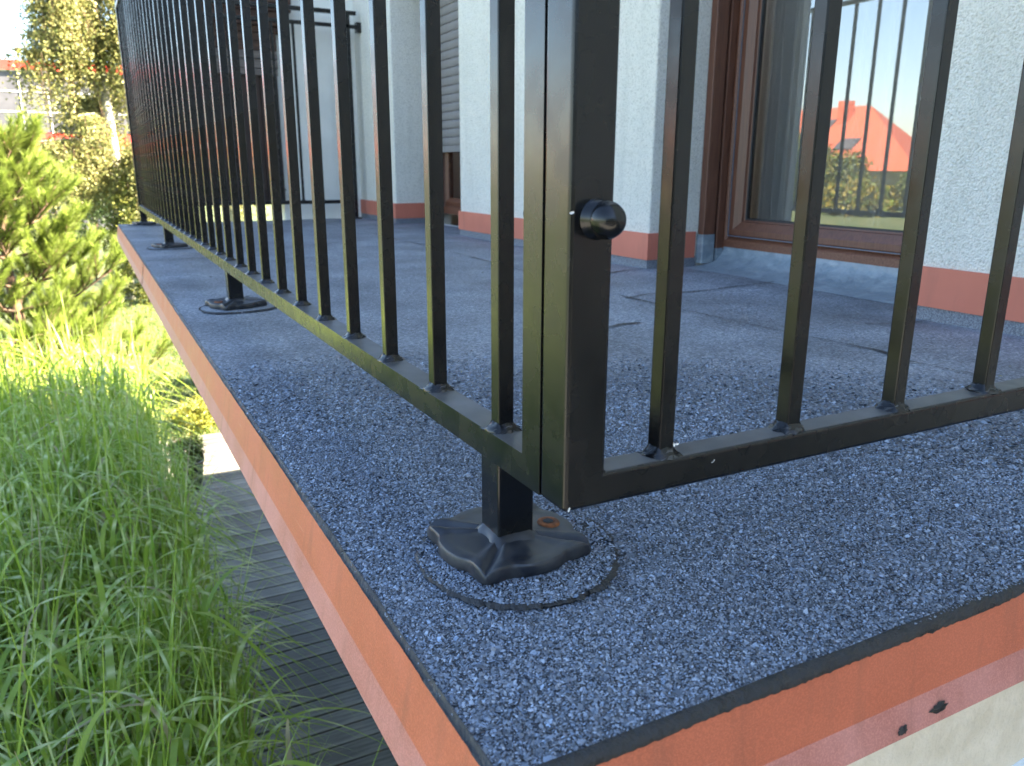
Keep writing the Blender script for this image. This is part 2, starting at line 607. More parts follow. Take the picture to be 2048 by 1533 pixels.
# ================================================================== large structure
# ---- ground
_g = 400.0
gx = np.linspace(-1, 1, 61)
gx = np.sign(gx) * (np.abs(gx) ** 2.5) * _g
GX, GY = np.meshgrid(gx, gx)
GZv = GZ - 0.02 + 0.0 * GX
V = np.stack([GX.ravel(), GY.ravel(), GZv.ravel()], 1)
idx = np.arange(61 * 61).reshape(61, 61)
F = np.stack([idx[:-1, :-1].ravel(), idx[:-1, 1:].ravel(), idx[1:, 1:].ravel(), idx[1:, :-1].ravel()], 1)
ground = struct(obj("ground", arr_mesh("ground", V, F, M['lawn'])))
soil = struct(obj("garden_bed", MB().box(-3.6, 0.10, 0.2, 7.5, GZ - 0.015, GZ + 0.03).mesh("garden_bed", M['soil'])))

added_paving = struct(obj("added_grey_paving", MB().box(-14, 16, -34, -0.6, GZ - 0.03, GZ - 0.008).mesh("added_grey_paving", M['added_paving'])))  # unseen paving added to neutralise railing reflections and bounce sun upwards

# ---- deck of single planks running across, under and beyond the balcony
deck = struct(obj("deck", MB().box(0.12, 2.6, 0.3, 8.25, GZ - 0.012, GZ - 0.004).mesh("deck", M['dark'])))
plank_me = MB().rbox(-1.22, 1.22, -0.0605, 0.0605, 0.0, 0.026, 0.004, 'x', 2).mesh("plank", M['deck'])
for i in range(60):
    yy = 0.37 + i * 0.1325
    if yy > 8.2:
        break
    obj("plank", plank_me, deck, (1.345 + random.uniform(-0.012, 0.012), yy, GZ + random.uniform(-0.002, 0.002)),
        (random.uniform(-0.006, 0.006), 0, random.uniform(-0.0015, 0.0015)))

# ---- house
XW = 1.174          # plaster face towards the balcony
YE = 4.16           # white return wall at the far end of the balcony
house = thing("house", "house with white plaster walls, salmon skirting and brown framed terrace door", "house", (0, 0, 0))
ROOF0 = 1.95


def wallbox(name, x0, x1, y0, y1, z0, z1, m='plaster', r=0.006):
    return part(name, MB().rbox(x0, x1, y0, y1, z0, z1, r, 'z', 3), M[m], house)


wallbox("wall", XW, 1.48, -3.5, 0.617, -0.03, ROOF0 + 2.0)
wallbox("wall", XW, 1.48, 1.468, 2.775, -0.03, ROOF0 - 0.15)
wallbox("wall", XW, 1.48, 3.578, YE + 0.02, -0.03, 1.30)
part("lintel", MB().box(XW + 0.001, 1.478, 0.617, 1.468, 1.75, ROOF0 + 0.3), M['plaster'], house)
part("lintel", MB().box(XW + 0.001, 1.478, 2.775, 3.578, 1.35, 1.50), M['plaster'], house)
# white block closing the balcony at its far end
part("wall", MB().rbox(0.735, 2.0, YE, 4.32, -0.35, 1.22, 0.008, 'z', 3), M['smooth_plaster'], house)
# room behind the facade, floor, back and side walls
part("room_wall", MB().box(4.0, 4.1, -3.4, 4.2, -2.5, 1.2), M['room'], house)
part("room_floor", MB().box(1.481, 4.0, -3.4, 4.2, -0.25, -0.05), M['room'], house)
part("partition", MB().box(1.481, 3.99, 2.0, 2.1, -0.04, 1.6), M['room'], house)
part("end_wall", MB().box(1.481, 9.0, 4.221, 4.31, -2.5, 1.2), M['smooth_plaster'], house)
part("wall", MB().box(1.482, 9.0, -3.6, -3.5, -2.5, 3.6), M['plaster'], house)
# roof: low over the far end, rising away from it
rf = MB()
rf.add([(1.10, 4.34, 1.17), (9.2, 4.34, 1.17), (9.2, 4.34, 1.26), (1.10, 4.34, 1.26),
        (1.10, -0.2, 4.5), (9.2, -0.2, 4.5), (9.2, -0.2, 4.65), (1.10, -0.2, 4.65),
        (1.10, -4.6, 1.7), (9.2, -4.6, 1.7), (9.2, -4.6, 1.85), (1.10, -4.6, 1.85)],
       [(0, 3, 2, 1), (0, 1, 5, 4), (3, 7, 6, 2), (4, 5, 9, 8), (7, 11, 10, 6), (8, 9, 10, 11), (0, 4, 7, 3), (4, 8, 11, 7), (1, 2, 6, 5), (5, 6, 10, 9)])
part("roof", rf, M['roofdark'], house)
gb = MB()
gb.add([(1.18, 4.30, 1.18), (1.18, -0.2, 4.42), (1.18, -4.4, 1.75), (1.47, 4.30, 1.18), (1.47, -0.2, 4.42), (1.47, -4.4, 1.75)],
       [(0, 1, 2), (5, 4, 3), (0, 3, 4, 1), (1, 4, 5, 2)])
part("gable_wall", gb, M['plaster'], house)
# lower storey: end wall under the near edge of the balcony, cream with a white lower coat
part("porch_wall", MB().rbox(-0.088, 1.46, -0.090, 0.06, GZ, -0.062, 0.006, 'z', 3), M['cream'], house)
lw = MB()
xs = np.linspace(0.325, 1.46, 60)
top = -0.190 + 0.02 * np.sin(xs * 9) * 0.2 + RNG.normal(0, 0.0012, 60) + np.clip((0.42 - xs) * -0.12, -0.02, 0)
vs = [(x, -0.094, t) for x, t in zip(xs, top)] + [(x, -0.094, GZ) for x in xs] + [(x, -0.0885, t + 0.002) for x, t in zip(xs, top)]
fs = [(i + 60, i + 61, i + 1, i) for i in range(59)] + [(i, i + 1, i + 121, i + 120) for i in range(59)]
part("lower_coat", lw.add(vs, fs), M['whiterender'], house)
part("ground_floor_wall", MB().box(1.30, 1.46, 0.07, 4.15, GZ, -0.20), M['smooth_plaster'], house)

# salmon skirting, each length its own piece
SK0, SK1 = 0.026, 0.101


def skirt(x0, x1, y0, y1, z0=SK0, z1=SK1):
    part("skirting", MB().rbox(x0, x1, y0, y1, z0, z1, 0.0015, 'z', 2), M['skirt'], house)


skirt(XW - 0.008, XW + 0.001, -3.4, 0.623)
skirt(XW - 0.008, XW + 0.001, 1.4605, 2.782)
skirt(XW + 0.0012, 1.340, 1.4605, 1.4690)
skirt(XW - 0.008, XW + 0.001, 3.571, 3.80)
skirt(XW - 0.0075, XW + 0.001, 3.802, YE - 0.004)
skirt(XW + 0.0012, 1.335, 3.571, 3.5795)
# felt turned up behind the skirting
for (a, b) in ((-3.4, 0.618), (1.466, 2.777), (3.577, YE)):
    part("felt_upstand", MB().box(XW - 0.004, XW + 0.0008, a, b, -0.002, SK0 + 0.004), M['felt_plain'], house)
for (y, x1) in ((1.466, 1.345), (3.576, 1.34)):
    part("felt_upstand", MB().box(XW, x1, y - 0.003, y + 0.001, -0.002, SK0 + 0.004), M['felt_plain'], house)

# ---- terrace door
door = part("terrace_door", frame_sweep(0.60, 1.466, 0.045, 1.75,
            [(-0.0, 1.50), (0.0, 1.432), (0.003, 1.428), (0.030, 1.428), (0.034, 1.432), (0.040, 1.440), (0.043, 1.440), (0.046, 1.468)]),
            M['brown'], house)
part("sash", frame_sweep(0.640, 1.424, 0.090, 1.705,
     [(0.0, 1.470), (0.0, 1.432), (0.003, 1.429), (0.018, 1.429), (0.040, 1.440), (0.042, 1.447), (0.046, 1.448), (0.047, 1.462)]), M['brown_v'], door)
part("gasket", frame_sweep(0.6865, 1.3775, 0.1365, 1.6585, [(0.0, 1.4615), (0.0, 1.4475), (0.004, 1.4485), (0.005, 1.460)]), M['gasket'], door)
part("glass_pane", MB().add([(1.4525, 0.682, 0.132), (1.4525, 0.682, 1.663), (1.4525, 1.382, 1.663), (1.4525, 1.382, 0.132)], [(0, 1, 2, 3)]), M['glass'], door)
part("glass_pane", MB().add([(1.4745, 0.682, 0.132), (1.4745, 0.682, 1.663), (1.4745, 1.382, 1.663), (1.4745, 1.382, 0.132)], [(0, 1, 2, 3)]), M['glass'], door)
gr = MB()
gr.rbox(1.350, 1.393, 1.440, 1.4665, 0.012, 1.75, 0.003, 'z', 2)
gr.rbox(1.401, 1.4265, 1.440, 1.4665, 0.014, 1.75, 0.003, 'z', 2)
gr.box(1.393, 1.401, 1.456, 1.4664, 0.013, 1.75)
part("shutter_guide", gr, M['brown_v'], door)
part("guide_brush", MB().box(1.3945, 1.3995, 1.4485, 1.4558, 0.013, 1.75), M['gasket'], door)
ms = MB()
ms.rbox(1.3475, 1.3935, 1.4385, 1.4668, 0.010, 0.093, 0.003, 'z', 2)
ms.rbox(1.4005, 1.428, 1.4385, 1.4668, 0.010, 0.052, 0.003, 'z', 2)
part("membrane_coating", ms, M['membrane'], door)

part("seal", frame_sweep(0.6375, 1.4265, 0.0875, 1.7075, [(0.0, 1.436), (0.0, 1.4295), (0.0024, 1.4295), (0.0024, 1.436)]), M['seal'], door)
# ---- far window with its roller shutter three quarters down
win = part("far_window", frame_sweep(2.762, 3.592, 0.048, 1.5,
           [(0.0, 1.50), (0.0, 1.424), (0.034, 1.424), (0.040, 1.436), (0.060, 1.430), (0.078, 1.440), (0.080, 1.452)]), M['brown'], house)
part("glass_pane", MB().add([(1.446, 2.838, 0.124), (1.446, 2.838, 1.43), (1.446, 3.516, 1.43), (1.446, 3.516, 0.124)], [(0, 1, 2, 3)]), M['glass'], win)
slat = MB()
pz = [(-0.0195, 0.004), (-0.0175, 0.0), (-0.008, -0.0030), (0.004, -0.0038), (0.013, -0.0022), (0.0185, 0.002), (0.0195, 0.005)]
for a in range(len(pz) - 1):
    (z0, x0), (z1, x1) = pz[a], pz[a + 1]
    slat.add([(x0, 2.79, z0), (x0, 3.565, z0), (x1, 3.565, z1), (x1, 2.79, z1)], [(0, 3, 2, 1)], True)
slat_me = slat.mesh("slat", M['shutter'])
part("shutter_bottom_bar", MB().rbox(1.392, 1.404, 2.79, 3.565, 0.352, 0.383, 0.003, 'y', 2), M['shutter'], win)
for i in range(28):
    obj("slat", slat_me, win, (1.398, 0, 0.4035 + i * 0.0400))
part("shutter_guide", MB().rbox(1.36, 1.422, 3.548, 3.5765, 0.012, 1.5, 0.003, 'z', 2), M['brown_v'], win)

# ---- timber clad bay beside the white end wall, board by board
bay = thing("timber_bay", "dark brown timber clad bay beyond the far railing", "timber bay", (0, 4.2, 0.1))


def bpart(n, mb, m):
    o = part(n, mb, m, bay)
    o.location = (0, -4.2, -0.1)
    return o


z = 0.735
i = 0
while z < 1.22:
    h = random.uniform(0.030, 0.048)
    grey = z < 0.85 or (1.18 < z < 1.24)
    xr = 0.742 if z < 0.735 + 0.19 else 0.742 + 0.09 * min(1.0, (z - 0.925) / 0.13) ** 0.6
    d = random.uniform(0.0, 0.008)
    bpart("board", MB().rbox(0.18, xr + random.uniform(-0.003, 0.003), 4.110 - d, 4.152, z, z + h - 0.003, 0.003, 'x', 2), M['timber_grey' if grey else 'timber'])
    z += h
for k in range(6):
    x0 = 0.18 + k * 0.0935
    bpart("panel_board", MB().rbox(x0, x0 + 0.091, 4.122, 4.150, 0.098, 0.732, 0.003, 'z', 2), M['timber_door'])
bpart("ledge", MB().rbox(0.18, 0.742, 4.114, 4.1215, 0.155, 0.163, 0.001, 'x', 2), M['timber_door'])
bpart("back_panel", MB().box(0.18, 0.733, 4.153, 4.31, 0.10, 1.20), M['timber_door'])

# ================================================================== balcony
balcony = thing("balcony", "balcony covered in grey mineral felt with orange metal edge flashing", "balcony")
XF, YF, YB = -0.0975, -0.109, 4.122
part("slab", MB().box(XF + 0.008, XW + 0.25, YF + 0.02, YB + 0.03, -0.115, -0.006), M['smooth_plaster'], balcony)
# felt surface, softly uneven
nx, ny = 110, 340
ux = np.linspace(XF, XW + 0.18, nx)
uy = np.linspace(YF, YB, ny)


def floor_z(x, y):
    return 0.0011 * snoise(np.asarray(x) * 9, np.asarray(y) * 9, 3) + 0.0007 * snoise(np.asarray(x) * 31, np.asarray(y) * 31, 5)


UX, UY = np.meshgrid(ux, uy)
jag = 0.0016 * snoise(UY * 60, UY * 0, 8)
UXj = UX.copy()
UXj[:, 0] += jag[:, 0]
V = np.stack([UXj.ravel(), UY.ravel(), floor_z(UX, UY).ravel()], 1)
idx = np.arange(nx * ny).reshape(ny, nx)
F = np.stack([idx[:-1, :-1].ravel(), idx[:-1, 1:].ravel(), idx[1:, 1:].ravel(), idx[1:, :-1].ravel()], 1)
_dist = np.sqrt((V[:, 0] - CAMP.x) ** 2 + (V[:, 1] - CAMP.y) ** 2 + CAMP.z ** 2)
_bare = np.clip((_dist - 0.85) / 0.35, 0, 1)          # share of granules that are not modelled one by one
obj("felt", arr_mesh("felt", V, F, M['felt'], smooth=True, col=np.repeat(_bare[:, None], 3, 1)), balcony)
# door threshold infill behind the facade line + coated membrane sloping up to the frame
mem = MB()
nyy = 40
ys = np.linspace(0.618, 1.437, nyy)
rows = []
for k, (x, zz) in enumerate([(1.285, -0.0012), (1.300, 0.0018), (1.345, 0.0045), (1.385, 0.012), (1.405, 0.021), (1.418, 0.030), (1.426, 0.044), (1.4272, 0.056)]):
    w = 0.012 if k < 2 else (0.004 if k < 6 else 0.0007)
    zj = 0.0018 if 1 < k < 7 else 0.0002
    wob = w * snoise(ys * 14, ys * 3, 20 + max(k, 1))
    zob = zj * snoise(ys * 40, ys * 9, 40 + k)
    rows.append([(x + wob[i], ys[i], zz + zob[i]) for i in range(nyy)])
vs = [p for r in rows for p in r]
fs = [(a * nyy + i, a * nyy + i + 1, (a + 1) * nyy + i + 1, (a + 1) * nyy + i) for a in range(len(rows) - 1) for i in range(nyy - 1)]
part("threshold_membrane", mem.add(vs, fs, True), M['membrane'], balcony)

# round felt patches under the railing feet
FEET = [(0.0150, 0.105), (0.0150, 1.326), (0.0150, 2.720), (0.0150, 3.996)]
PATCH_R = 0.076


def patch_r(t, seed):
    return PATCH_R * (1 + 0.035 * np.sin(2 * t + seed) + 0.02 * np.sin(3 * t + 2 * seed))


for k, (fx, fy) in enumerate(FEET):
    n = 150
    th = np.linspace(0, 2 * np.pi, n, endpoint=False)
    rr = patch_r(th, k)
    jit = RNG.normal(0, 0.0009, n)
    cx, cy = fx + 0.004, fy - 0.012
    pm = MB()
    vs = [(cx, cy, 0.0032)]
    for a, b in ((0.97, 0.0030), (1.0, 0.0012)):
        vs += [(cx + (rr[i] * a + jit[i] * (a > 0.98)) * math.cos(th[i]), cy + (rr[i] * a + jit[i] * (a > 0.98)) * math.sin(th[i]), b) for i in range(n)]
    fs = [(0, 1 + i, 1 + (i + 1) % n) for i in range(n)] + [(1 + i, 1 + n + i, 1 + n + (i + 1) % n, 1 + (i + 1) % n) for i in range(n)]
    part("felt_patch", pm.add(vs, fs, True), M['felt_plain' if k else 'bitumen'], balcony)
    rim = MB()
    wv = np.abs(0.0026 + 0.0022 * snoise(np.cos(th) * 9 + k, np.sin(th) * 9, 71) + RNG.normal(0, 0.0009, n)) + 0.0004
    ri = rr - 0.0015 + jit
    vs = [(cx + ri[i] * math.cos(th[i]), cy + ri[i] * math.sin(th[i]), 0.0040) for i in range(n)] + \
         [(cx + (ri[i] + wv[i]) * math.cos(th[i]), cy + (ri[i] + wv[i]) * math.sin(th[i]), 0.0018) for i in range(n)]
    fs = [(i, (i + 1) % n, n + (i + 1) % n, n + i) for i in range(n) if wv[i] > 0.0011]
    part("bitumen_seam", rim.add(vs, fs), M['bitumen'], balcony)

# ragged seams and cracks where felt sheets overlap
SEAMS = [[(1.02, 1.435), (1.10, 1.462), (1.165, 1.468)],
         [(0.80, 1.050), (0.875, 1.075), (1.05, 1.062), (1.18, 1.085), (1.326, 1.117)],
         [(0.845, 3.95), (0.858, 3.1), (0.858, 2.44), (0.844, 1.89), (0.825, 1.40), (0.81, 1.05), (0.82, 0.90), (0.83, 0.72), (0.84, 0.545), (0.850, 0.433), (0.830, 0.37), (0.842, 0.28), (0.85, 0.08), (0.846, -0.10)],
         [(0.58, 0.80), (0.62, 0.815), (0.66, 0.81)],
         [(1.02, 0.60), (1.07, 0.58), (1.16, 0.575)],
         [(0.86, 2.45), (0.95, 2.46), (1.16, 2.44)],
         [(0.30, 2.20), (0.34, 2.18), (0.40, 2.18)],
         [(0.86, 3.42), (1.02, 3.45), (1.16, 3.46)],
         [(-0.09, 2.30), (0.10, 2.31), (0.33, 2.30)], [(0.45, 3.6), (0.62, 3.62), (0.84, 3.6)]]
for s in SEAMS:
    pts = []
    for a, b in zip(s[:-1], s[1:]):
        m = max(3, int(math.dist(a, b) / 0.007))
        pts += [(a[0] + (b[0] - a[0]) * t / m, a[1] + (b[1] - a[1]) * t / m) for t in range(m)]
    pts.append(s[-1])
    P = np.array(pts)
    P += RNG.normal(0, 0.0006, P.shape) + 0.0030 * np.stack([snoise(P[:, 1] * 25, P[:, 0] * 25, 61), snoise(P[:, 0] * 25, P[:, 1] * 20, 62)], 1)
    d = np.gradient(P, axis=0)
    nrm = np.stack([-d[:, 1], d[:, 0]], 1) / (np.linalg.norm(d, axis=1, keepdims=True) + 1e-9)
    w = np.clip(0.0023 + 0.0018 * snoise(P[:, 0] * 50, P[:, 1] * 50, 63) + RNG.normal(0, 0.0003, len(P)), 0.0004, 0.006)
    A = P + nrm * w[:, None]
    B = P - nrm * w[:, None]
    n = len(P)
    zz = floor_z(P[:, 0], P[:, 1]) + 0.0022
    V = np.concatenate([np.c_[A, zz], np.c_[B, zz]])
    F = np.stack([np.arange(n - 1), np.arange(1, n), n + np.arange(1, n), n + np.arange(n - 1)], 1)
    obj("bitumen_seam", arr_mesh("bitumen_seam", V, F, M['bitumen']), balcony)

# slate granules on the near part of the felt
def granules():
    pts, siz = [], []
    c = np.array(CAMP)
    for r0, r1, cell in ((0.0, 0.62, 0.00155), (0.62, 0.90, 0.0018), (0.90, 1.30, 0.0024)):
        x0, x1 = XF + 0.0005, min(XW - 0.004, c[0] + r1)
        y0, y1 = YF + 0.0015, min(YB, c[1] + r1)
        gx_, gy_ = np.meshgrid(np.arange(x0, x1, cell), np.arange(y0, y1, cell))
        p = np.stack([gx_.ravel(), gy_.ravel()], 1)
        p += RNG.uniform(-0.55, 0.55, p.shape) * cell
        d = np.sqrt((p[:, 0] - c[0]) ** 2 + (p[:, 1] - c[1]) ** 2 + c[2] ** 2)
        k = (d >= r0) & (d < r1) & (p[:, 0] > XF) & (p[:, 1] > YF + 0.0008) & (p[:, 0] < XW - 0.004)
        bare = snoise(p[:, 0] * 70, p[:, 1] * 70, 91)
        k &= ~((bare > 1.35) & (RNG.random(len(p)) < 0.8))
        if r0 > 0.6:
            k &= RNG.random(len(p)) < np.clip((1.28 - d) / 0.38, 0, 1)
        p = p[k]
        pts.append(p)
        siz.append(np.full(len(p), cell))
    p = np.concatenate(pts)
    cell = np.concatenate(siz)
    n = len(p)
    z = floor_z(p[:, 0], p[:, 1])
    fx, fy = FEET[0][0] + 0.004, FEET[0][1] - 0.012
    t = np.arctan2(p[:, 1] - fy, p[:, 0] - fx)
    inside = np.hypot(p[:, 0] - fx, p[:, 1] - fy) < patch_r(t, 0) * 0.99
    z = np.where(inside, 0.0032, z) + 0.0004
    S = 5
    ang = np.sort(RNG.uniform(0, 1, (n, S)) * 0.55 + np.arange(S)[None, :], axis=1) * (2 * np.pi / S) + RNG.uniform(0, 6.28, (n, 1))
    rad = cell[:, None] * 0.68 * np.exp(RNG.normal(0, 0.30, (n, 1))) * RNG.uniform(0.75, 1.2, (n, S))
    el = RNG.uniform(0.55, 1.0, (n, 1))
    lx = rad * np.cos(ang)
    ly = rad * np.sin(ang) * el
    ph = RNG.uniform(0, 6.28, (n, 1))
    x = lx * np.cos(ph) - ly * np.sin(ph)
    y = lx * np.sin(ph) + ly * np.cos(ph)
    tx, ty = RNG.normal(0, 0.36, (n, 1)), RNG.normal(0, 0.36, (n, 1))
    dz = x * tx + y * ty
    rimz = z[:, None] + dz - 0.0002
    top = z + 0.00035 + RNG.uniform(0, 0.0007, n)
    V = np.zeros((n, S + 1, 3), dtype=np.float32)
    V[:, :S, 0] = p[:, 0:1] + x
    V[:, :S, 1] = p[:, 1:2] + y
    V[:, :S, 2] = rimz + 0.0003
    off = RNG.uniform(-0.3, 0.3, (n, 2)) * rad.mean(1, keepdims=True)
    V[:, S, 0] = p[:, 0] + off[:, 0]
    V[:, S, 1] = p[:, 1] + off[:, 1]
    V[:, S, 2] = top + off[:, 0] * tx[:, 0] + off[:, 1] * ty[:, 0]
    base = (np.arange(n) * (S + 1))[:, None]
    F = np.zeros((n, S, 3), dtype=np.int32)
    for k in range(S):
        F[:, k, 0] = base[:, 0] + k
        F[:, k, 1] = base[:, 0] + (k + 1) % S
        F[:, k, 2] = base[:, 0] + S
    lum = np.exp(RNG.normal(np.log(0.185), 0.46, n))
    lum = np.where(RNG.random(n) < 0.018, RNG.uniform(0.26, 0.46, n), np.clip(lum, 0.04, 0.42))
    lum *= 1 + 0.12 * snoise(p[:, 0] * 14, p[:, 1] * 14, 77)
    hue = RNG.normal(0, 1, n)
    col = np.stack([lum * (0.86 + 0.05 * hue), lum * (0.99 + 0.01 * hue), lum * (1.20 - 0.05 * hue)], 1)
    C = np.repeat(col[:, None, :], S + 1, axis=1)
    o = obj("slate_granules", arr_mesh("slate_granules", V.reshape(-1, 3), F.reshape(-1, 3), M['chips'], col=C.reshape(-1, 3)), balcony)
    o["kind"] = "stuff"


granules()

# windblown crumbs lying on the felt
n = 90
px = RNG.uniform(-0.05, 1.12, n)
py = RNG.uniform(-0.05, 3.6, n)
sz = RNG.uniform(0.0012, 0.0042, n)
th = RNG.uniform(0, 6.28, n)
V = np.zeros((n, 4, 3))
for k, (a, b_) in enumerate(((1, 0), (0.1, 0.45), (-1, 0.1), (-0.1, -0.4))):
    V[:, k, 0] = px + sz * (a * np.cos(th) - b_ * np.sin(th))
    V[:, k, 1] = py + sz * (a * np.sin(th) + b_ * np.cos(th))
    V[:, k, 2] = floor_z(px, py) + 0.0026 + (0.0012 if k % 2 else 0.0)
cc = np.where((RNG.random(n) < 0.55)[:, None], np.array([[0.62, 0.60, 0.55]]), np.array([[0.30, 0.27, 0.06]]))
cc = np.where((RNG.random(n) < 0.25)[:, None], np.array([[0.10, 0.06, 0.03]]), cc)
o = obj("windblown_crumbs", arr_mesh("windblown_crumbs", V.reshape(-1, 3), np.arange(n * 4).reshape(n, 4), M['leaf'], col=np.repeat(cc[:, None], 4, 1).reshape(-1, 3)), balcony)
o["kind"] = "stuff"

# edge flashing: painted sheet, folded lip, hem
FZ, LZ = -0.046, -0.0715
FZF, LZF = -0.0515, -0.0750


def flashing(y0, y1, side):
    """left flashing lengths run along Y"""
    prof = [(XF + 0.012, -0.004), (XF - 0.001, -0.0045), (XF - 0.0085, FZ)]
    lip = [(XF - 0.0085, FZ), (XF - 0.0130, LZ), (XF - 0.0115, LZ - 0.0015), (XF - 0.004, LZ + 0.010)]
    f = MB()
    f.add([(x, y, z) for x, z in prof for y in (y0, y1)], [(i * 2, i * 2 + 1, i * 2 + 3, i * 2 + 2) for i in range(len(prof) - 1)])
    o = part("edge_flashing", f, M['orange'], balcony)
    g = MB()
    g.add([(x, y, z) for x, z in lip for y in (y0, y1)], [(i * 2, i * 2 + 1, i * 2 + 3, i * 2 + 2) for i in range(len(lip) - 1)])
    part("lip", g, M['orange_lip'], o)
    return o


flashing(YF - 0.0085, 2.30, 0)
b = flashing(2.29, YB, 1)
b.location.x = -0.0012
part("flashing_joint", MB().add([(XF - 0.0025, 2.289, -0.004), (XF - 0.0025, 2.2925, -0.004), (XF - 0.0105, 2.2935, FZ), (XF - 0.0105, 2.290, FZ), (XF - 0.015, 2.2945, LZ), (XF - 0.015, 2.291, LZ)],
     [(0, 1, 2, 3), (3, 2, 4, 5)]), M['bitumen'], balcony)
f = MB()
prof = [(YF + 0.012, -0.004), (YF - 0.0015, -0.0045), (YF - 0.0040, FZF)]
x0, x1 = XF - 0.0085, XW + 0.1
f.add([(x, y, z) for y, z in prof for x in (x0, x1)], [(i * 2, i * 2 + 2, i * 2 + 3, i * 2 + 1) for i in range(len(prof) - 1)])
ff = part("edge_flashing", f, M['orange'], balcony)
lip = [(YF - 0.0040, FZF), (YF - 0.0085, LZF), (YF - 0.0070, LZF - 0.0015), (YF, LZF + 0.008)]
g = MB()
g.add([(x, y, z) for y, z in lip for x in (x0, x1)], [(i * 2, i * 2 + 2, i * 2 + 3, i * 2 + 1) for i in range(len(lip) - 1)])
part("lip", g, M['orange_lip'], ff)

# black cut edge of the felt: ragged strip over the flashing
def felt_edge(along, a0, a1, n, depth):
    t = np.linspace(a0, a1, n)
    low = -depth * (1.0 + 0.20 * snoise(t * 60, t * 9, 31) + 0.45 * np.clip(snoise(t * 11, t * 3, 32), -0.6, 2)) + RNG.normal(0, 0.00035, n)
    bul = (0.0014 if along == 'x' else 0.0007) + 0.0010 * np.abs(snoise(t * 90, t * 13, 33)) + np.abs(RNG.normal(0, 0.0005, n))
    rows = []
    for off, zz in (((0.0035 if along == "x" else 0.0010) + 0.0006 * snoise(t * 70, t, 34), 0.0012 + 0 * t), (0 * t, 0.0007 + 0 * t), (-bul, -0.0025 + 0.4 * low * 0.3), (-np.maximum(bul * 1.15, 0.0031), low * 0.8), (-np.maximum(bul * 0.8 + 0.0008, 0.0029), low)):
        rows.append((off, zz))
    vs = []
    for off, zz in rows:
        for i in range(n):
            sh = -0.0015 * 0 if along == 'x' else 0
            vs.append((t[i], YF + off[i] + sh, zz[i]) if along == 'x' else (XF + off[i], t[i], zz[i]))
    fs = []
    for a in range(len(rows) - 1):
        for i in range(n - 1):
            q = (a * n + i, (a + 1) * n + i, (a + 1) * n + i + 1, a * n + i + 1)
            fs.append(q if along == 'x' else q[::-1])
    part("felt_edge", MB().add(vs, fs, True), M['bitumen'], balcony)


felt_edge('x', XF - 0.001, XW + 0.1, 520, 0.0050)
felt_edge('y', YF - 0.001, YB, 700, 0.0024)
# dabs of bitumen on the front lip
def dab(x, zc, rx, rz, seed):
    n = 18
    r = np.random.default_rng(seed)
    th = np.linspace(0, 2 * np.pi, n, endpoint=False)
    k = 1 + r.normal(0, 0.16, n)

    def yl(z):
        t = (z - FZF) / (LZF - FZF)
        return YF - 0.0040 - 0.0045 * t
    vs = [(x, yl(zc) - 0.0030, zc)] + [(x + rx * k[i] * math.cos(th[i]), yl(zc + rz * k[i] * math.sin(th[i])) - 0.0006, zc + rz * k[i] * math.sin(th[i])) for i in range(n)]
    part("bitumen_dab", MB().add(vs, [(0, 1 + i, 1 + (i + 1) % n) for i in range(n)], True), M['bitumen'], balcony)


dab(0.225, -0.0650, 0.0075, 0.0042, 3)
dab(0.188, -0.0688, 0.0045, 0.0030, 4)

# ================================================================== railings
ZB, ZT = 0.0752, 0.0966
RW = 0.0235
BW = 0.0125
INS = (RW - BW) / 2
ZMID0, ZMID1, ZTOP0, ZTOP1 = 0.986, 1.004, 1.050, 1.072

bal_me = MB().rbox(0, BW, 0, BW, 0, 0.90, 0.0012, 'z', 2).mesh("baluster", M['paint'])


def weld_mesh(seed):
    r = np.random.default_rng(seed)
    prof = [(0.0062, 0.0), (0.0050, 0.0012), (0.0032, 0.0028), (0.0014, 0.0046), (0.0004, 0.0062), (-0.0006, 0.0066)]
    n = 24
    vs, fs = [], []
    for gi, (g_, h) in enumerate(prof):
        for k in range(n):
            t = 2 * math.pi * k / n
            cx, cy = math.cos(t), math.sin(t)
            m = max(abs(cx), abs(cy))
            sq = BW / 2 / m
            rad = sq * 0.55 + (BW / 2) * 0.45 * 1.12 + g_ * (1 + r.normal(0, 0.22))
            rad = max(rad, sq * 0.99) if gi < 5 else sq * 0.97
            vs.append((BW / 2 + rad * cx, BW / 2 + rad * cy * 0.92, max(0.0, h + r.normal(0, 0.0005)) if gi else -0.0004))
    for a in range(len(prof) - 1):
        for k in range(n):
            fs.append((a * n + k, a * n + (k + 1) % n, (a + 1) * n + (k + 1) % n, (a + 1) * n + k))
    return MB().add(vs, fs, True).mesh("weld", M['paint'])


WELDS = [weld_mesh(s) for s in range(5)]
speck_me = MB().lathe([(0.0, 0.0004), (0.0008, 0.0003), (0.0011, 0.0)], n=8, axis='y').mesh("paint_speck", M['speck'])


def baluster(parent, x, y, z, z1=None, rot=0.0):
    o = obj("baluster", bal_me, parent, (x, y, z), (0, 0, rot))
    if z1:
        o.scale.z = (z1 - z) / 0.90
    w = obj("weld", random.choice(WELDS), o, (0, 0, 0))
    if z1:
        w.scale.z = 0.90 / (z1 - z)
    return o


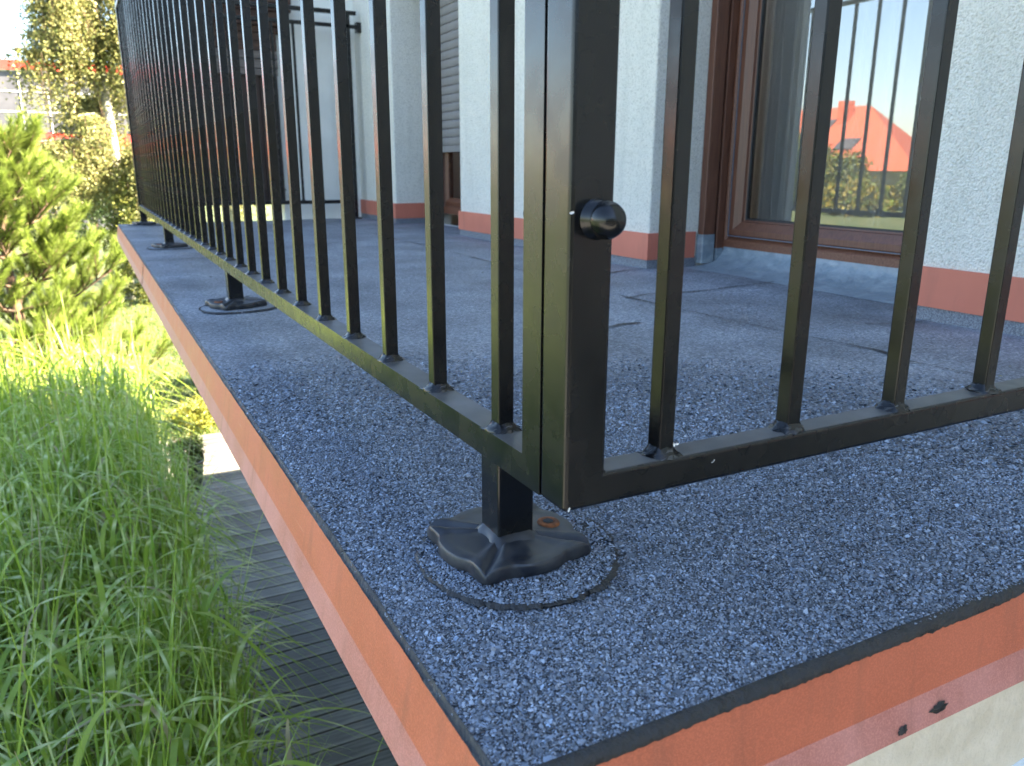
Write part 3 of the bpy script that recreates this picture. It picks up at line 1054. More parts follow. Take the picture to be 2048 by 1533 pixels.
# base plate: stamped four-lobed ornament with cusps at its corners
def plate_mesh():
    n, m = 192, 18
    h2 = 0.0150

    def outline(t):
        a = (math.degrees(t) % 90) - 45              # 0 at the cusps
        cusp = max(0.0, 1 - abs(a) / 24.0)
        dip = math.exp(-((abs(a) - 17) / 7.0) ** 2)
        return a, 0.0530 + 0.0110 * cusp ** 1.4 - 0.0022 * dip
    rings = []
    for j in range(m + 1):
        s = j / m
        ring = []
        for k in range(n):
            t = 2 * math.pi * k / n
            a, R = outline(t)
            r = h2 + (R * 0.982 - h2) * s
            cr = max(0.0, 1 - abs(a) / (3.2 + 7.0 * (1 - s)))          # sharp crease running to each cusp
            roll = math.exp(-((abs(a) - 9) / 6.0) ** 2)
            z = 0.0152 - 0.0030 * s - 0.0012 * math.sin(math.pi * s) * (1 - roll)
            z += 0.0016 * roll * s ** 0.8 - 0.0040 * cr ** 0.8 * s ** 0.5
            z += 0.0007 * math.sin(math.pi * min(1, max(0, (s - 0.72) / 0.28)))
            ring.append((r * math.cos(t), r * math.sin(t), z))
        rings.append(ring)
    top = rings[-1]
    mb = MB()
    vs = [v for r in rings for v in r]
    fs = [(j * n + k, (j + 1) * n + k, (j + 1) * n + (k + 1) % n, j * n + (k + 1) % n) for j in range(m) for k in range(n)]
    mb.add(vs, fs, True)
    side = [top]
    for q, dz in ((1.010, -0.0008), (1.020, -0.0022)):
        side.append([(x * q, y * q, z + dz) for x, y, z in top])
    side.append([(x * 1.024, y * 1.024, 0.0022 + 0.0006 * math.sin(40 * x)) for x, y, z in top])
    side.append([(x * 1.004, y * 1.004, 0.0) for x, y, z in top])
    vs = [v for r in side for v in r]
    fs = [(j * n + k, (j + 1) * n + k, (j + 1) * n + (k + 1) % n, j * n + (k + 1) % n) for j in range(len(side) - 1) for k in range(n)]
    mb.add(vs, fs, True)
    return mb.mesh("base_plate", M['plate'])


PLATE = plate_mesh()
ft = MB()
ft.rbox(-0.0147, 0.0147, -0.0147, 0.0147, 0.0, 0.0615, 0.0020, 'z', 3)
FOOT = ft.mesh("foot", M['paint'])
fw = MB()
n = 40
rr = np.random.default_rng(5)
prof = [(0.0075, 0.0), (0.0055, 0.0018), (0.0028, 0.0040), (0.0006, 0.0062), (-0.0008, 0.0066)]
vs, fs = [], []
for gi, (g_, h) in enumerate(prof):
    for k in range(n):
        t = 2 * math.pi * k / n
        cx, cy = math.cos(t), math.sin(t)
        sq = 0.0147 / max(abs(cx), abs(cy))
        rad = min(sq, 0.0185) + g_ * (1 + 0.22 * math.sin(5 * t + gi) + rr.normal(0, 0.05)) if gi < 4 else min(sq, 0.0185) - 0.001
        vs.append((rad * cx, rad * cy, 0.0140 + h + rr.normal(0, 0.00012)))
for a in range(len(prof) - 1):
    for k in range(n):
        fs.append((a * n + k, a * n + (k + 1) % n, (a + 1) * n + (k + 1) % n, (a + 1) * n + k))
FWELD = fw.add(vs, fs, True).mesh("weld", M['plate'])
HOLE = MB().lathe([(0.0, 0.0002), (0.0030, 0.0002), (0.0036, 0.0009), (0.0062, 0.0006), (0.0068, -0.0012)], n=22).mesh("screw_hole", M['rust'])
HOLED = MB().lathe([(0.0, 0.00045), (0.0026, 0.0006), (0.0030, 0.0003)], n=18).mesh("screw_hole", M['dark'])


def foot(parent, x, y, z_top, first=False, rz=0.0):
    o = obj("foot", FOOT, parent, (x, y, 0.0145), (0, 0, 0))
    o.scale.z = (z_top - 0.0145) / 0.0615
    k = 1 / o.scale.z
    pl = obj("base_plate", PLATE, o, (0, 0, (0.0035 - 0.0145) * k), (0, 0, rz))
    pl.scale.z = k * 0.85
    we = obj("weld", FWELD, o, (0, 0, (-0.0004 - 0.0145) * k))
    we.scale.z = k
    for a in ((0,) if first else (180,)):
        t = math.radians(a - 4) + rz
        h = obj("screw_hole", HOLE, o, (0.036 * math.cos(t), 0.036 * math.sin(t), (0.0150 - 0.0145) * k))
        h.scale = (1.35, 1.35, k)
        h = obj("screw_hole", HOLED, o, (0.036 * math.cos(t), 0.036 * math.sin(t), (0.0156 - 0.0145) * k))
        h.scale = (1.35, 1.35, k)
    return o


def fused(name, boxes, width, material, parent):
    """boxes welded to one tube frame with rounded edges and fillets"""
    obs = [bpy.data.objects.new("tmp", MB().box(*b).mesh("tmp", material)) for b in boxes]
    for o in obs:
        COL.objects.link(o)
    for o in obs[1:]:
        md = obs[0].modifiers.new("u", 'BOOLEAN')
        md.operation = 'UNION'
        md.solver = 'EXACT'
        md.object = o
    bv = obs[0].modifiers.new("b", 'BEVEL')
    bv.width = width
    bv.segments = 4
    bv.limit_method = 'ANGLE'
    bv.angle_limit = math.radians(40)
    dg = bpy.context.evaluated_depsgraph_get()
    dg.update()
    me = bpy.data.meshes.new_from_object(obs[0].evaluated_get(dg))
    me.name = name
    if not me.materials:
        me.materials.append(material)
    for o in obs:
        bpy.data.objects.remove(o)
    return obj(name, me, parent)


# ---- long railing on the garden side
lr = thing("balcony_railing", "long black steel railing along the garden edge of the balcony", "railing")
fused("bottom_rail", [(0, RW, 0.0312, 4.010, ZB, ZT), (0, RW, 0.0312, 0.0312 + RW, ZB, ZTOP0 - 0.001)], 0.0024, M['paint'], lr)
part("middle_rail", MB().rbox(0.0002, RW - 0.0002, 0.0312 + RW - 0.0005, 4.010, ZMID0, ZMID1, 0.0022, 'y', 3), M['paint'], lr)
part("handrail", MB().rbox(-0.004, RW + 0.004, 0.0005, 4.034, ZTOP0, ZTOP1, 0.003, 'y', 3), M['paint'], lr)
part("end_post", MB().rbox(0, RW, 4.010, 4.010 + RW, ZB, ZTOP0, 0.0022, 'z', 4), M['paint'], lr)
for i in range(32):
    y = 0.1000 + 0.1221 * i
    if y > 3.99:
        break
    baluster(lr, INS, y, ZT, ZMID0, random.uniform(-0.04, 0.04))
for k, (fx, fy) in enumerate(FEET):
    foot(lr, fx, fy, ZB + 0.001, k == 0, math.radians(4) if k == 0 else random.uniform(-0.5, 0.5))
# dark drain hole in the near foot, just under the rail
part("drain_hole", MB().lathe([(0.0, 0.0), (0.0042, 0.0), (0.0046, 0.0004), (0.0050, 0.0004), (0.0052, 0.0012)], n=20, axis='y', at=(0.0200, 0.0902, 0.0640)), M['gasket'], lr)
# acorn nut on the inner side of the end post
part("cap_nut", MB().lathe([(0.0085, 0.0), (0.0085, 0.005), (0.0075, 0.008), (0.0045, 0.0105), (0.0, 0.0115)], n=24, axis='y', at=(0.0115, 0.0312 + RW, 0.2530)), M['paint'], lr)

# ---- short railing across the near end
rr_ = thing("balcony_railing", "short black steel railing with thick corner post and round cap bolt, nearest the camera", "railing")
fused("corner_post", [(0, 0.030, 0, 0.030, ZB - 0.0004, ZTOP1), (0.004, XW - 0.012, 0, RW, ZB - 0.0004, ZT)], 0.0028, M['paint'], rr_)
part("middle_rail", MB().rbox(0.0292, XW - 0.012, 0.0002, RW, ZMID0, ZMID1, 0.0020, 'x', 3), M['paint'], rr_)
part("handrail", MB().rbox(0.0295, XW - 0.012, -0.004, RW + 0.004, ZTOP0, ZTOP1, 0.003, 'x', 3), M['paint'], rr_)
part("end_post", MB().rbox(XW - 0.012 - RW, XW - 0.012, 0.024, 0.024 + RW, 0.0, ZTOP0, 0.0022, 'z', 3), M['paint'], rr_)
for i in range(10):
    x = 0.0760 + 0.1155 * i
    if x > XW - 0.05:
        break
    o = baluster(rr_, x, INS, ZT, ZMID0, math.radians(random.uniform(-3, 2)))
bolt = part("cap_bolt", MB().lathe([(0.0, -0.0212), (0.0035, -0.0207), (0.0066, -0.0190), (0.0090, -0.0162), (0.0104, -0.0128), (0.0108, -0.0102), (0.0106, -0.0094),
                                    (0.0097, -0.0090), (0.0098, -0.0082), (0.0107, -0.0078), (0.0107, -0.0012), (0.0118, -0.0010), (0.0118, 0.0002), (0.0, 0.0002)], n=48, axis='y', at=(0.0180, 0.0002, 0.2530)), M['paint'], rr_)
# chips of white paint on the steel
for (x, y, z) in ((0.0008, -0.0001, 0.2570), (0.1180, 0.0, 0.0890), (0.0905, INS, 0.104), (0.0880, INS, 0.104), (0.1995, INS, 0.33), (0.0035, -0.0001, 0.0768)):
    s = obj("paint_speck", speck_me, rr_, (x, y - 0.0003, z))
    s.rotation_euler = (0, random.uniform(0, 3), 0)
    s.scale = (0.7, 1, 1.5)

# ---- railing across the far end
fr = thing("balcony_railing", "distant black railing across the far end beside the white wall", "railing")
FY = 4.036
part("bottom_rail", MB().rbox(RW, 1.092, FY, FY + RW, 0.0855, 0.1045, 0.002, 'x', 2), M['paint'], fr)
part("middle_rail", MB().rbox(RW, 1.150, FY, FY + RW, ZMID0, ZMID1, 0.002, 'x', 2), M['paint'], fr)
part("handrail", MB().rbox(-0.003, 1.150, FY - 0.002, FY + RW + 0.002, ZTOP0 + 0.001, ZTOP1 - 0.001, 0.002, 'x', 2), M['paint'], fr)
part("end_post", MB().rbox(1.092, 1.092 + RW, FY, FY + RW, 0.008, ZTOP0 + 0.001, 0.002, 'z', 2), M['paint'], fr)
part("wall_bracket", MB().rbox(1.150, XW - 0.0005, FY - 0.008, FY + RW + 0.008, ZMID0 - 0.020, ZMID1 + 0.014, 0.003, 'x', 2), M['paint'], fr)
part("foot_plate", MB().rbox(1.075, 1.133, FY - 0.012, FY + RW + 0.012, 0.0005, 0.0085, 0.004, 'z', 2), M['plate'], fr)
for i in range(10):
    x = 0.817 - 0.1075 * (i - 2) - BW / 2
    if x < 0.05 or x > 1.07:
        continue
    baluster(fr, x, FY + INS, 0.1045, ZMID0)

# ---- curtain behind the terrace door
cu = MB()
nz, ny_ = 12, 120
ys = np.linspace(0.55, 1.30, ny_)
xs_ = 1.545 + 0.022 * np.sin(ys * 62) + 0.012 * np.sin(ys * 23 + 1)
for a in range(2):
    pass
zs = np.linspace(-0.03, 1.7, nz)
vs = [(xs_[i] + 0.006 * math.sin(k * 0.7 + i * 0.1), ys[i], zs[k]) for k in range(nz) for i in range(ny_)]
fs = [(k * ny_ + i, k * ny_ + i + 1, (k + 1) * ny_ + i + 1, (k + 1) * ny_ + i) for k in range(nz - 1) for i in range(ny_ - 1)]
tag(part("curtain", cu.add(vs, fs, True), M['curtain']), "pale sheer curtain hanging inside the brown framed terrace door", "curtain")
vs2 = [(v[0] + 0.05, v[1] * 0.0 + 1.33 + (v[1] - 0.55) * 0.16, v[2]) for v in vs]
tag(part("curtain", MB().add(vs2, fs, True), M['curtain']), "narrow gathered curtain at the hinge side of the terrace door", "curtain")

# ================================================================== garden
def blades(name, base, h, lean_dir, lean, width, seg, colfun, material, stem=0.0):
    """base (n,3); arching leaf blades, quads, vertex colours from colfun(i, s)"""
    n = len(base)
    s = np.linspace(0, 1, seg + 1)
    hx = np.cos(lean_dir)
    hy = np.sin(lean_dir)
    V = np.zeros((n, seg + 1, 2, 3), dtype=np.float32)
    for k, t in enumerate(s):
        out = lean * (max(0, (t - stem) / (1 - stem)) ** 1.8)
        up = h * t - lean * 0.95 * (max(0, (t - stem) / (1 - stem)) ** 2.6)
        w = width * (1 - t ** 2.2) * (0.55 + 0.45 * min(1, t * 4)) * 0.5 + 0.0004
        cx = base[:, 0] + hx * out
        cy = base[:, 1] + hy * out
        cz = base[:, 2] + up
        tw = lean_dir + np.pi / 2 + 0.5 * np.sin(3 * t + base[:, 0] * 40)
        V[:, k, 0] = np.stack([cx + np.cos(tw) * w, cy + np.sin(tw) * w, cz], 1)
        V[:, k, 1] = np.stack([cx - np.cos(tw) * w, cy - np.sin(tw) * w, cz], 1)
    b0 = (np.arange(n) * (seg + 1) * 2)[:, None]
    kk = np.arange(seg)[None, :] * 2
    F = np.stack([b0 + kk, b0 + kk + 1, b0 + kk + 3, b0 + kk + 2], -1).reshape(-1, 4)
    C = np.zeros((n, seg + 1, 2, 3), dtype=np.float32)
    for k, t in enumerate(s):
        c = colfun(np.arange(n), t)
        C[:, k, 0] = c
        C[:, k, 1] = c
    return arr_mesh(name, V.reshape(-1, 3), F, material, col=C.reshape(-1, 3))


def zebra():
    N = 24000
    cl = RNG.uniform([-2.9, 0.3], [0.06, 7.1], (330, 2))
    pick = RNG.integers(0, 330, N)
    c = np.where(RNG.random((N, 1)) < 0.7, cl[pick] + RNG.normal(0, 0.09, (N, 2)), RNG.uniform([-2.9, 0.3], [0.06, 7.2], (N, 2)))
    c[:, 0] = np.where(c[:, 0] > 0.09, 0.09 - RNG.random(N) * 0.2, c[:, 0])
    c = c[c[:, 1] < 7.25]
    N = len(c)
    near_edge = np.clip((c[:, 0] + 0.22) / 0.3, 0, 1)
    stem_ = RNG.random(N) < 0.30
    lift = np.where(stem_, RNG.uniform(0.0, 0.5, N), RNG.uniform(0.25, 1.30, N)) * (1 - 0.18 * near_edge)
    base = np.c_[c, GZ + lift]
    top = np.clip(RNG.normal(1.56, 0.18, N), 0.9, 2.05) * (1 - 0.16 * near_edge) + 0.10 * np.clip((c[:, 1] - 4.6) / 1.2, 0, 1)
    h = np.where(stem_, np.maximum(top - lift, 0.4), RNG.uniform(0.24, 0.55, N))
    lean = np.where(stem_, RNG.uniform(0.08, 0.35, N), RNG.uniform(0.25, 0.62, N))
    wid = np.where(stem_, RNG.uniform(0.008, 0.016, N), 0.008 + 0.017 * RNG.random(N) ** 1.6)
    ang = RNG.uniform(0, 2 * np.pi, N)
    g = RNG.normal(0, 1, N)
    per = RNG.integers(3, 6, N)
    offs = RNG.integers(0, 6, N)
    band_on = RNG.random(N) < 0.75
    basec = np.stack([0.305 + 0.045 * g, 0.420 + 0.040 * g, 0.055 + 0.006 * g], 1).clip(0.015)
    basec = np.where((RNG.random(N) < 0.05)[:, None], np.array([[0.40, 0.33, 0.18]]), basec)
    SEG = 17

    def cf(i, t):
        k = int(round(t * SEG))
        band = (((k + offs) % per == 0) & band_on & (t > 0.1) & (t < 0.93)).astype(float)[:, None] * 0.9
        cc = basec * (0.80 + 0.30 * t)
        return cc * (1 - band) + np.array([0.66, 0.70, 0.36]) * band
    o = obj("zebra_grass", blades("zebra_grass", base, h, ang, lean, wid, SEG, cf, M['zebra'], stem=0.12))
    stuff(o, "tall zebra grass with pale banded leaves below the balcony", "grass")


zebra()


def lawn_blades():
    N = 42000
    y = 7.3 + 13 * RNG.random(N) ** 1.7
    x = RNG.uniform(-1.0, 2.6, N)
    k = ~((x > 0.0) & (x < 2.65) & (y < 8.3)) & ~((x < 0.02) & (y < 7.1))
    x, y = x[k], y[k]
    N = len(x)
    base = np.c_[x, y, np.full(N, GZ - 0.02)]
    h = RNG.uniform(0.05, 0.13, N)
    g = RNG.normal(0, 1, N)
    yel = (RNG.random(N) < 0.3)[:, None]
    bc = np.where(yel, np.array([[0.26, 0.24, 0.06]]), np.stack([0.10 + 0.02 * g, 0.155 + 0.02 * g, 0.022 + 0 * g], 1)).clip(0.01)
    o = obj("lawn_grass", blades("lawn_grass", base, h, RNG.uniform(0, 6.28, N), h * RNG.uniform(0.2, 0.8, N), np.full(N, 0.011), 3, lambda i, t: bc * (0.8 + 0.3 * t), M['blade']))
    stuff(o, "short sunlit lawn grass beyond the deck", "grass")


lawn_blades()


def leaf_cards(P, size, cols, name, aspect=0.6, droop=None, spread=None):
    """one folded rhombic leaf (2 triangles) per point"""
    n = len(P)
    d = RNG.normal(0, 1, (n, 3))
    if droop is not None:
        d[:, 2] = d[:, 2] * 0.4 - droop
    d /= np.linalg.norm(d, axis=1, keepdims=True)
    q = RNG.normal(0, 1, (n, 3))
    w = np.cross(d, q)
    w /= np.linalg.norm(w, axis=1, keepdims=True) + 1e-9
    nn = np.cross(d, w)
    L_ = (size * RNG.uniform(0.7, 1.25, n))[:, None]
    V = np.zeros((n, 4, 3), dtype=np.float32)
    V[:, 0] = P
    V[:, 1] = P + d * L_ * 0.45 + w * L_ * aspect * 0.5 + nn * L_ * 0.08
    V[:, 2] = P + d * L_
    V[:, 3] = P + d * L_ * 0.45 - w * L_ * aspect * 0.5 + nn * L_ * 0.08
    b0 = (np.arange(n) * 4)[:, None]
    F = np.concatenate([b0 + np.array([[0, 1, 2]]), b0 + np.array([[0, 2, 3]])], 0)
    C = np.repeat(cols[:, None, :], 4, axis=1)
    return arr_mesh(name, V.reshape(-1, 3), F, M['leaf'], col=C.reshape(-1, 3))


def leaf_cols(n, c, var=0.25, alt=None, pa=0.0):
    k = np.exp(RNG.normal(0, var, n))[:, None]
    base = np.tile(np.array(c)[None, :], (n, 1)) * k
    if alt is not None:
        m = (RNG.random(n) < pa)[:, None]
        base = np.where(m, np.array(alt)[None, :] * k, base)
    return base.clip(0.005, 0.6)


def blob_points(n, center, rad, clumps, cr, seed):
    r = np.random.default_rng(seed)
    d = r.normal(0, 1, (clumps, 3))
    d /= np.linalg.norm(d, axis=1, keepdims=True)
    cc = np.array(center) + d * np.array(rad) * (r.uniform(0.25, 1.0, (clumps, 1)) ** 0.45)
    k = r.integers(0, clumps, n)
    e = r.normal(0, 1, (n, 3))
    e /= np.linalg.norm(e, axis=1, keepdims=True)
    return cc[k] + e * cr * (r.uniform(0.2, 1, (n, 1)) ** 0.5) * r.uniform(0.6, 1.25, (clumps, 1))[k]


def leafy(name, label, cat, base, center, rad, n, size, col, alt=None, pa=0.0, clumps=60, cr=0.3, trunk=0.08, seed=1, group=None):
    t = thing(name, label, cat, base, group)
    P = blob_points(n, center, rad, clumps, cr, seed) - np.array(base)
    obj("crown", leaf_cards(P, size, leaf_cols(n, col, 0.28, alt, pa), "crown"), t)
    tb = MB()
    c = Vector(center) - Vector(base)
    tb.tube([(0, 0, 0), (c.x * 0.3, c.y * 0.3, c.z * 0.5), (c.x, c.y, c.z * 1.1)], [trunk, trunk * 0.75, trunk * 0.3], 8)
    r = np.random.default_rng(seed + 50)
    for i in range(7):
        a = r.uniform(0, 6.28)
        s = r.uniform(0.35, 0.8)
        p0 = Vector((c.x * s, c.y * s, c.z * s))
        p1 = p0 + Vector((math.cos(a) * rad[0] * 0.7, math.sin(a) * rad[1] * 0.7, rad[2] * 0.5))
        tb.tube([p0, (p0 + p1) / 2 + Vector((0, 0, 0.05)), p1], [trunk * 0.4, trunk * 0.25, trunk * 0.08], 5)
    part("trunk", tb, M['bark'], t)
    return t


# ---- mountain pine
def pine():
    t = thing("pine_tree", "bushy young pine with upright light green candles left of the balcony", "pine tree", (-0.88, 7.95, GZ))
    r = np.random.default_rng(21)
    wood = MB()
    H = 3.18
    trunk = [Vector((0, 0, 0)), Vector((0.03, 0.02, 0.9)), Vector((-0.02, 0, 1.9)), Vector((0.04, 0, H - 0.3))]
    wood.tube(trunk, [0.075, 0.06, 0.04, 0.015], 8)
    shoots = [(Vector((0.04, 0, H - 0.35)), Vector((0.02, 0, 1)).normalized(), 0.42)]
    z = 0.25
    while z < H - 0.25:
        nb = 6
        L_ = (1.05 * (1 - (z / H) ** 1.2) + 0.16) * r.uniform(0.8, 1.15)
        a0 = r.uniform(0, 6.28)
        for i in range(nb):
            a = a0 + 6.28 * i / nb + r.normal(0, 0.2)
            l = L_ * r.uniform(0.75, 1.12)
            d = Vector((math.cos(a), math.sin(a), 0))
            p0 = Vector((0.0, 0, z))
            p1 = p0 + d * l * 0.55 + Vector((0, 0, 0.12 * l))
            p2 = p0 + d * l + Vector((0, 0, 0.42 * l))
            wood.tube([p0, p1, p2], [0.017, 0.010, 0.005], 5)
            shoots.append((p2, (d * 0.35 + Vector((0, 0, 1))).normalized(), 0.26))
            for s in (0.40, 0.56, 0.70, 0.84, 0.96):
                q = (p0.lerp(p1, s / 0.55) if s < 0.55 else p1.lerp(p2, (s - 0.55) / 0.45))
                for sd in (-1, 1):
                    b = a + sd * r.uniform(0.5, 1.1)
                    dd = (Vector((math.cos(b), math.sin(b), 0)) * r.uniform(0.4, 0.9) + Vector((0, 0, r.uniform(0.5, 1.0)))).normalized()
                    ln = r.uniform(0.12, 0.36)
                    e = q + dd * ln
                    wood.tube([q, e], [0.007, 0.004], 4)
                    shoots.append((q + dd * 0.03, dd, ln + r.uniform(0.02, 0.12)))
        z += r.uniform(0.22, 0.30)
    part("trunk", wood, M['bark'], t)
    VV, CC = [], []
    for (p, d, ln) in shoots:
        m = int(760 * ln + 60)
        s = r.uniform(0, 1, m) ** 0.9
        pos = np.array(p)[None, :] + np.array(d)[None, :] * (s * ln)[:, None]
        e = r.normal(0, 1, (m, 3))
        e -= (e @ np.array(d))[:, None] * np.array(d)[None, :]
        e /= np.linalg.norm(e, axis=1, keepdims=True) + 1e-9
        nd = e * 0.70 + np.array(d)[None, :] * r.uniform(0.7, 1.5, (m, 1))
        nd /= np.linalg.norm(nd, axis=1, keepdims=True)
        L_ = r.uniform(0.065, 0.105, (m, 1))
        w = np.cross(nd, r.normal(0, 1, (m, 3)))
        w /= np.linalg.norm(w, axis=1, keepdims=True) + 1e-9
        V = np.zeros((m, 3, 3), dtype=np.float32)
        V[:, 0] = pos + w * 0.0021
        V[:, 1] = pos - w * 0.0021
        V[:, 2] = pos + nd * L_
        VV.append(V)
        k = (np.exp(r.normal(0, 0.22, m)) * (0.75 + 0.5 * s))[:, None]
        CC.append(np.repeat((np.array([[0.155, 0.205, 0.036]]) * k)[:, None, :], 3, axis=1))
    V = np.concatenate(VV).reshape(-1, 3)
    C = np.concatenate(CC).reshape(-1, 3)
    F = np.arange(len(V)).reshape(-1, 3)
    obj("crown", arr_mesh("crown", V, F, M['needle'], col=C), t)


pine()


# ---- birch with hanging twigs
def birch(loc, name, label, H, spread, ntw, seed, lean=0.0):
    t = thing(name, label, "birch tree", loc)
    r = np.random.default_rng(seed)
    wood = MB()
    tr = [Vector((0, 0, 0)), Vector((0.05, 0, H * 0.3)), Vector((-0.05 + lean, 0, H * 0.6)), Vector((lean, 0, H * 0.97))]
    wood.tube(tr, [0.13, 0.105, 0.07, 0.015], 10)
    P = []
    tw = MB()
    limbs = []
    for i in range(46):
        s = r.uniform(0.22, 0.97)
        a = r.uniform(0, 6.28)
        k = s * 3 if s < 1 else 2.99
        j = min(2, int(k))
        p0 = tr[j].lerp(tr[j + 1], k - j)
        l = spread * (1.05 - 0.65 * s) * r.uniform(0.6, 1.15)
        d = Vector((math.cos(a), math.sin(a), 0))
        p1 = p0 + d * l * 0.5 + Vector((0, 0, 0.45 * l))
        p2 = p0 + d * l + Vector((0, 0, 0.40 * l))
        wood.tube([p0, p1, p2], [0.035 * (1.2 - s), 0.018, 0.006], 5)
        limbs.append((p0, p1, p2))
    for i in range(ntw):
        p0, p1, p2 = limbs[r.integers(0, len(limbs))]
        s = r.uniform(0.25, 1.0)
        q = p0.lerp(p1, s * 2) if s < 0.5 else p1.lerp(p2, s * 2 - 1)
        a = r.uniform(0, 6.28)
        l = r.uniform(0.5, 1.5)
        o = Vector((math.cos(a), math.sin(a), 0)) * r.uniform(0.1, 0.45)
        pts = [q, q + o * 0.6 + Vector((0, 0, -0.08 * l)), q + o + Vector((0, 0, -0.5 * l)), q + o * 1.15 + Vector((0, 0, -l))]
        if i % 3 == 0:
            tw.tube(pts, [0.006, 0.005, 0.004, 0.002], 3)
        m = int(30 * l) + 6
        for u in np.sort(r.uniform(0.08, 1, m)):
            k = u * 3
            j = min(2, int(k))
            v = pts[j].lerp(pts[j + 1], k - j)
            P.append((v.x + r.normal(0, 0.05), v.y + r.normal(0, 0.05), v.z + r.normal(0, 0.03)))
    part("trunk", wood, M['birchbark'], t)
    part("twigs", tw, M['bark'], t)
    P = np.array(P)
    P = P[P[:, 2] > 0.3]
    obj("crown", leaf_cards(P, 0.060, leaf_cols(len(P), (0.24, 0.235, 0.085), 0.22, (0.14, 0.16, 0.055), 0.28), "crown", aspect=0.75, droop=0.7), t)


birch((0.40, 18.6, GZ), "birch_tree", "tall birch with white trunk and hanging sunlit leaves beside the railing", 10.5, 1.85, 4200, 31)
birch((2.9, 20.0, GZ), "birch_tree", "second birch half hidden behind the dense railing bars", 9.0, 1.8, 700, 32)

leafy("garden_shrub", "dark round clipped shrub on the lawn before the red hall", "shrub", (0.1, 33, GZ), (0.1, 33, -0.6), (0.9, 0.9, 1.0), 6000, 0.12, (0.022, 0.045, 0.016), clumps=70, cr=0.4, seed=5)
leafy("garden_shrub", "dense dark green bush in shade below the birch", "shrub", (-0.9, 23.5, GZ), (-0.9, 23.5, -0.7), (1.2, 1.0, 1.5), 9000, 0.10, (0.035, 0.06, 0.02), clumps=80, cr=0.42, seed=6)
leafy("garden_shrub", "pale yellow green bush at the foot of the birch", "shrub", (0.75, 17.8, GZ), (0.75, 17.8, -1.25), (0.75, 0.8, 1.3), 9000, 0.068, (0.15, 0.16, 0.035), (0.06, 0.085, 0.02), 0.35, clumps=110, cr=0.16, trunk=0.03, seed=7)
leafy("garden_shrub", "low bright bush on the lawn edge behind the plant pot", "shrub", (0.62, 8.75, GZ), (0.62, 8.75, -2.38), (0.30, 0.32, 0.12), 3000, 0.040, (0.26, 0.25, 0.04), (0.16, 0.19, 0.04), 0.35, clumps=60, cr=0.09, trunk=0.012, seed=8)
leafy("hedge_bush", "sunlit yellow hedge seen under the far railing", "hedge", (1.9, 9.5, GZ), (1.9, 9.5, -1.6), (0.9, 0.7, 1.1), 12000, 0.055, (0.19, 0.19, 0.035), (0.08, 0.12, 0.02), 0.35, clumps=120, cr=0.22, trunk=0.04, seed=9)

# ---- potted evergreen at the deck edge
pp = thing("potted_plant", "small evergreen in a black plastic pot at the deck edge", "potted plant", (0.30, 6.75, GZ + 0.026))
part("pot", MB().lathe([(0.0, 0.0), (0.105, 0.0), (0.135, 0.25), (0.142, 0.25), (0.142, 0.275), (0.130, 0.275), (0.125, 0.235), (0.0, 0.23)], n=28), M['pot'], pp)
part("soil", MB().lathe([(0.0, 0.245), (0.06, 0.242), (0.124, 0.236)], n=20), M['soil'], pp)
P = blob_points(2600, (0, 0, 0.38), (0.13, 0.13, 0.12), 60, 0.055, 15)
obj("foliage", leaf_cards(P, 0.035, leaf_cols(len(P), (0.045, 0.065, 0.018), 0.3, (0.16, 0.15, 0.03), 0.12), "foliage", aspect=0.35), pp)
st = MB()
for i in range(6):
    a = i * 1.05
    st.tube([(0, 0, 0.235), (0.04 * math.cos(a), 0.04 * math.sin(a), 0.35), (0.10 * math.cos(a), 0.10 * math.sin(a), 0.50)], [0.006, 0.005, 0.002], 5)
part("stem", st, M['bark'], pp)

# ---- red hall far behind the birch
hall = thing("red_hall", "low hall with red cladding bands and grey gridded panels behind the trees", "hall", (-5, 40, GZ))


def hp(n, mb, m):
    o = part(n, mb, m, hall)
    o.location = (5, -40, -GZ)
    return o


hp("core", MB().box(-14.9, 2.9, 40.2, 52, GZ, 4.0), M['greypanel'])
hp("fascia", MB().box(-15.1, 3.1, 39.85, 52.2, 4.08, 4.44), M['red'])
hp("fascia_trim", MB().box(-15.0, 3.0, 39.95, 40.3, 4.02, 4.08), M['whitemetal'])
hp("red_band", MB().box(-15.0, 3.0, 39.95, 40.19, 0.62, 1.60), M['red'])
for i in range(18):
    x = -15 + i * 1.0
    for (z0, z1) in ((1.64, 2.42), (2.46, 3.22), (3.26, 4.0)):
        hp("panel", MB().box(x + 0.02, x + 0.98, 40.05, 40.19, z0, z1), M['greypanel'])
for i in range(19):
    hp("mullion", MB().box(-15.02 + i, -14.98 + i, 40.0, 40.18, 1.60, 4.02), M['whitemetal'])
for z_ in (2.42, 3.22):
    hp("transom", MB().box(-14.9, 2.9, 40.02, 40.16, z_, z_ + 0.04), M['whitemetal'])
for i in range(9):
    hp("window", MB().box(-14.6 + 2 * i, -13.1 + 2 * i, 40.12, 40.19, -0.9, 0.45), M['dark'])

# ---- neighbour's house across the garden, mirrored in the terrace door
nb = thing("neighbour_house", "house with steep red tiled hip roof mirrored in the terrace door glass", "house", (-48.5, 52, GZ))


def npart(n, mb, m, parent=None):
    o = part(n, mb, m, parent or nb)
    if parent is None:
        o.location = (48.5, -52, -GZ)
    return o


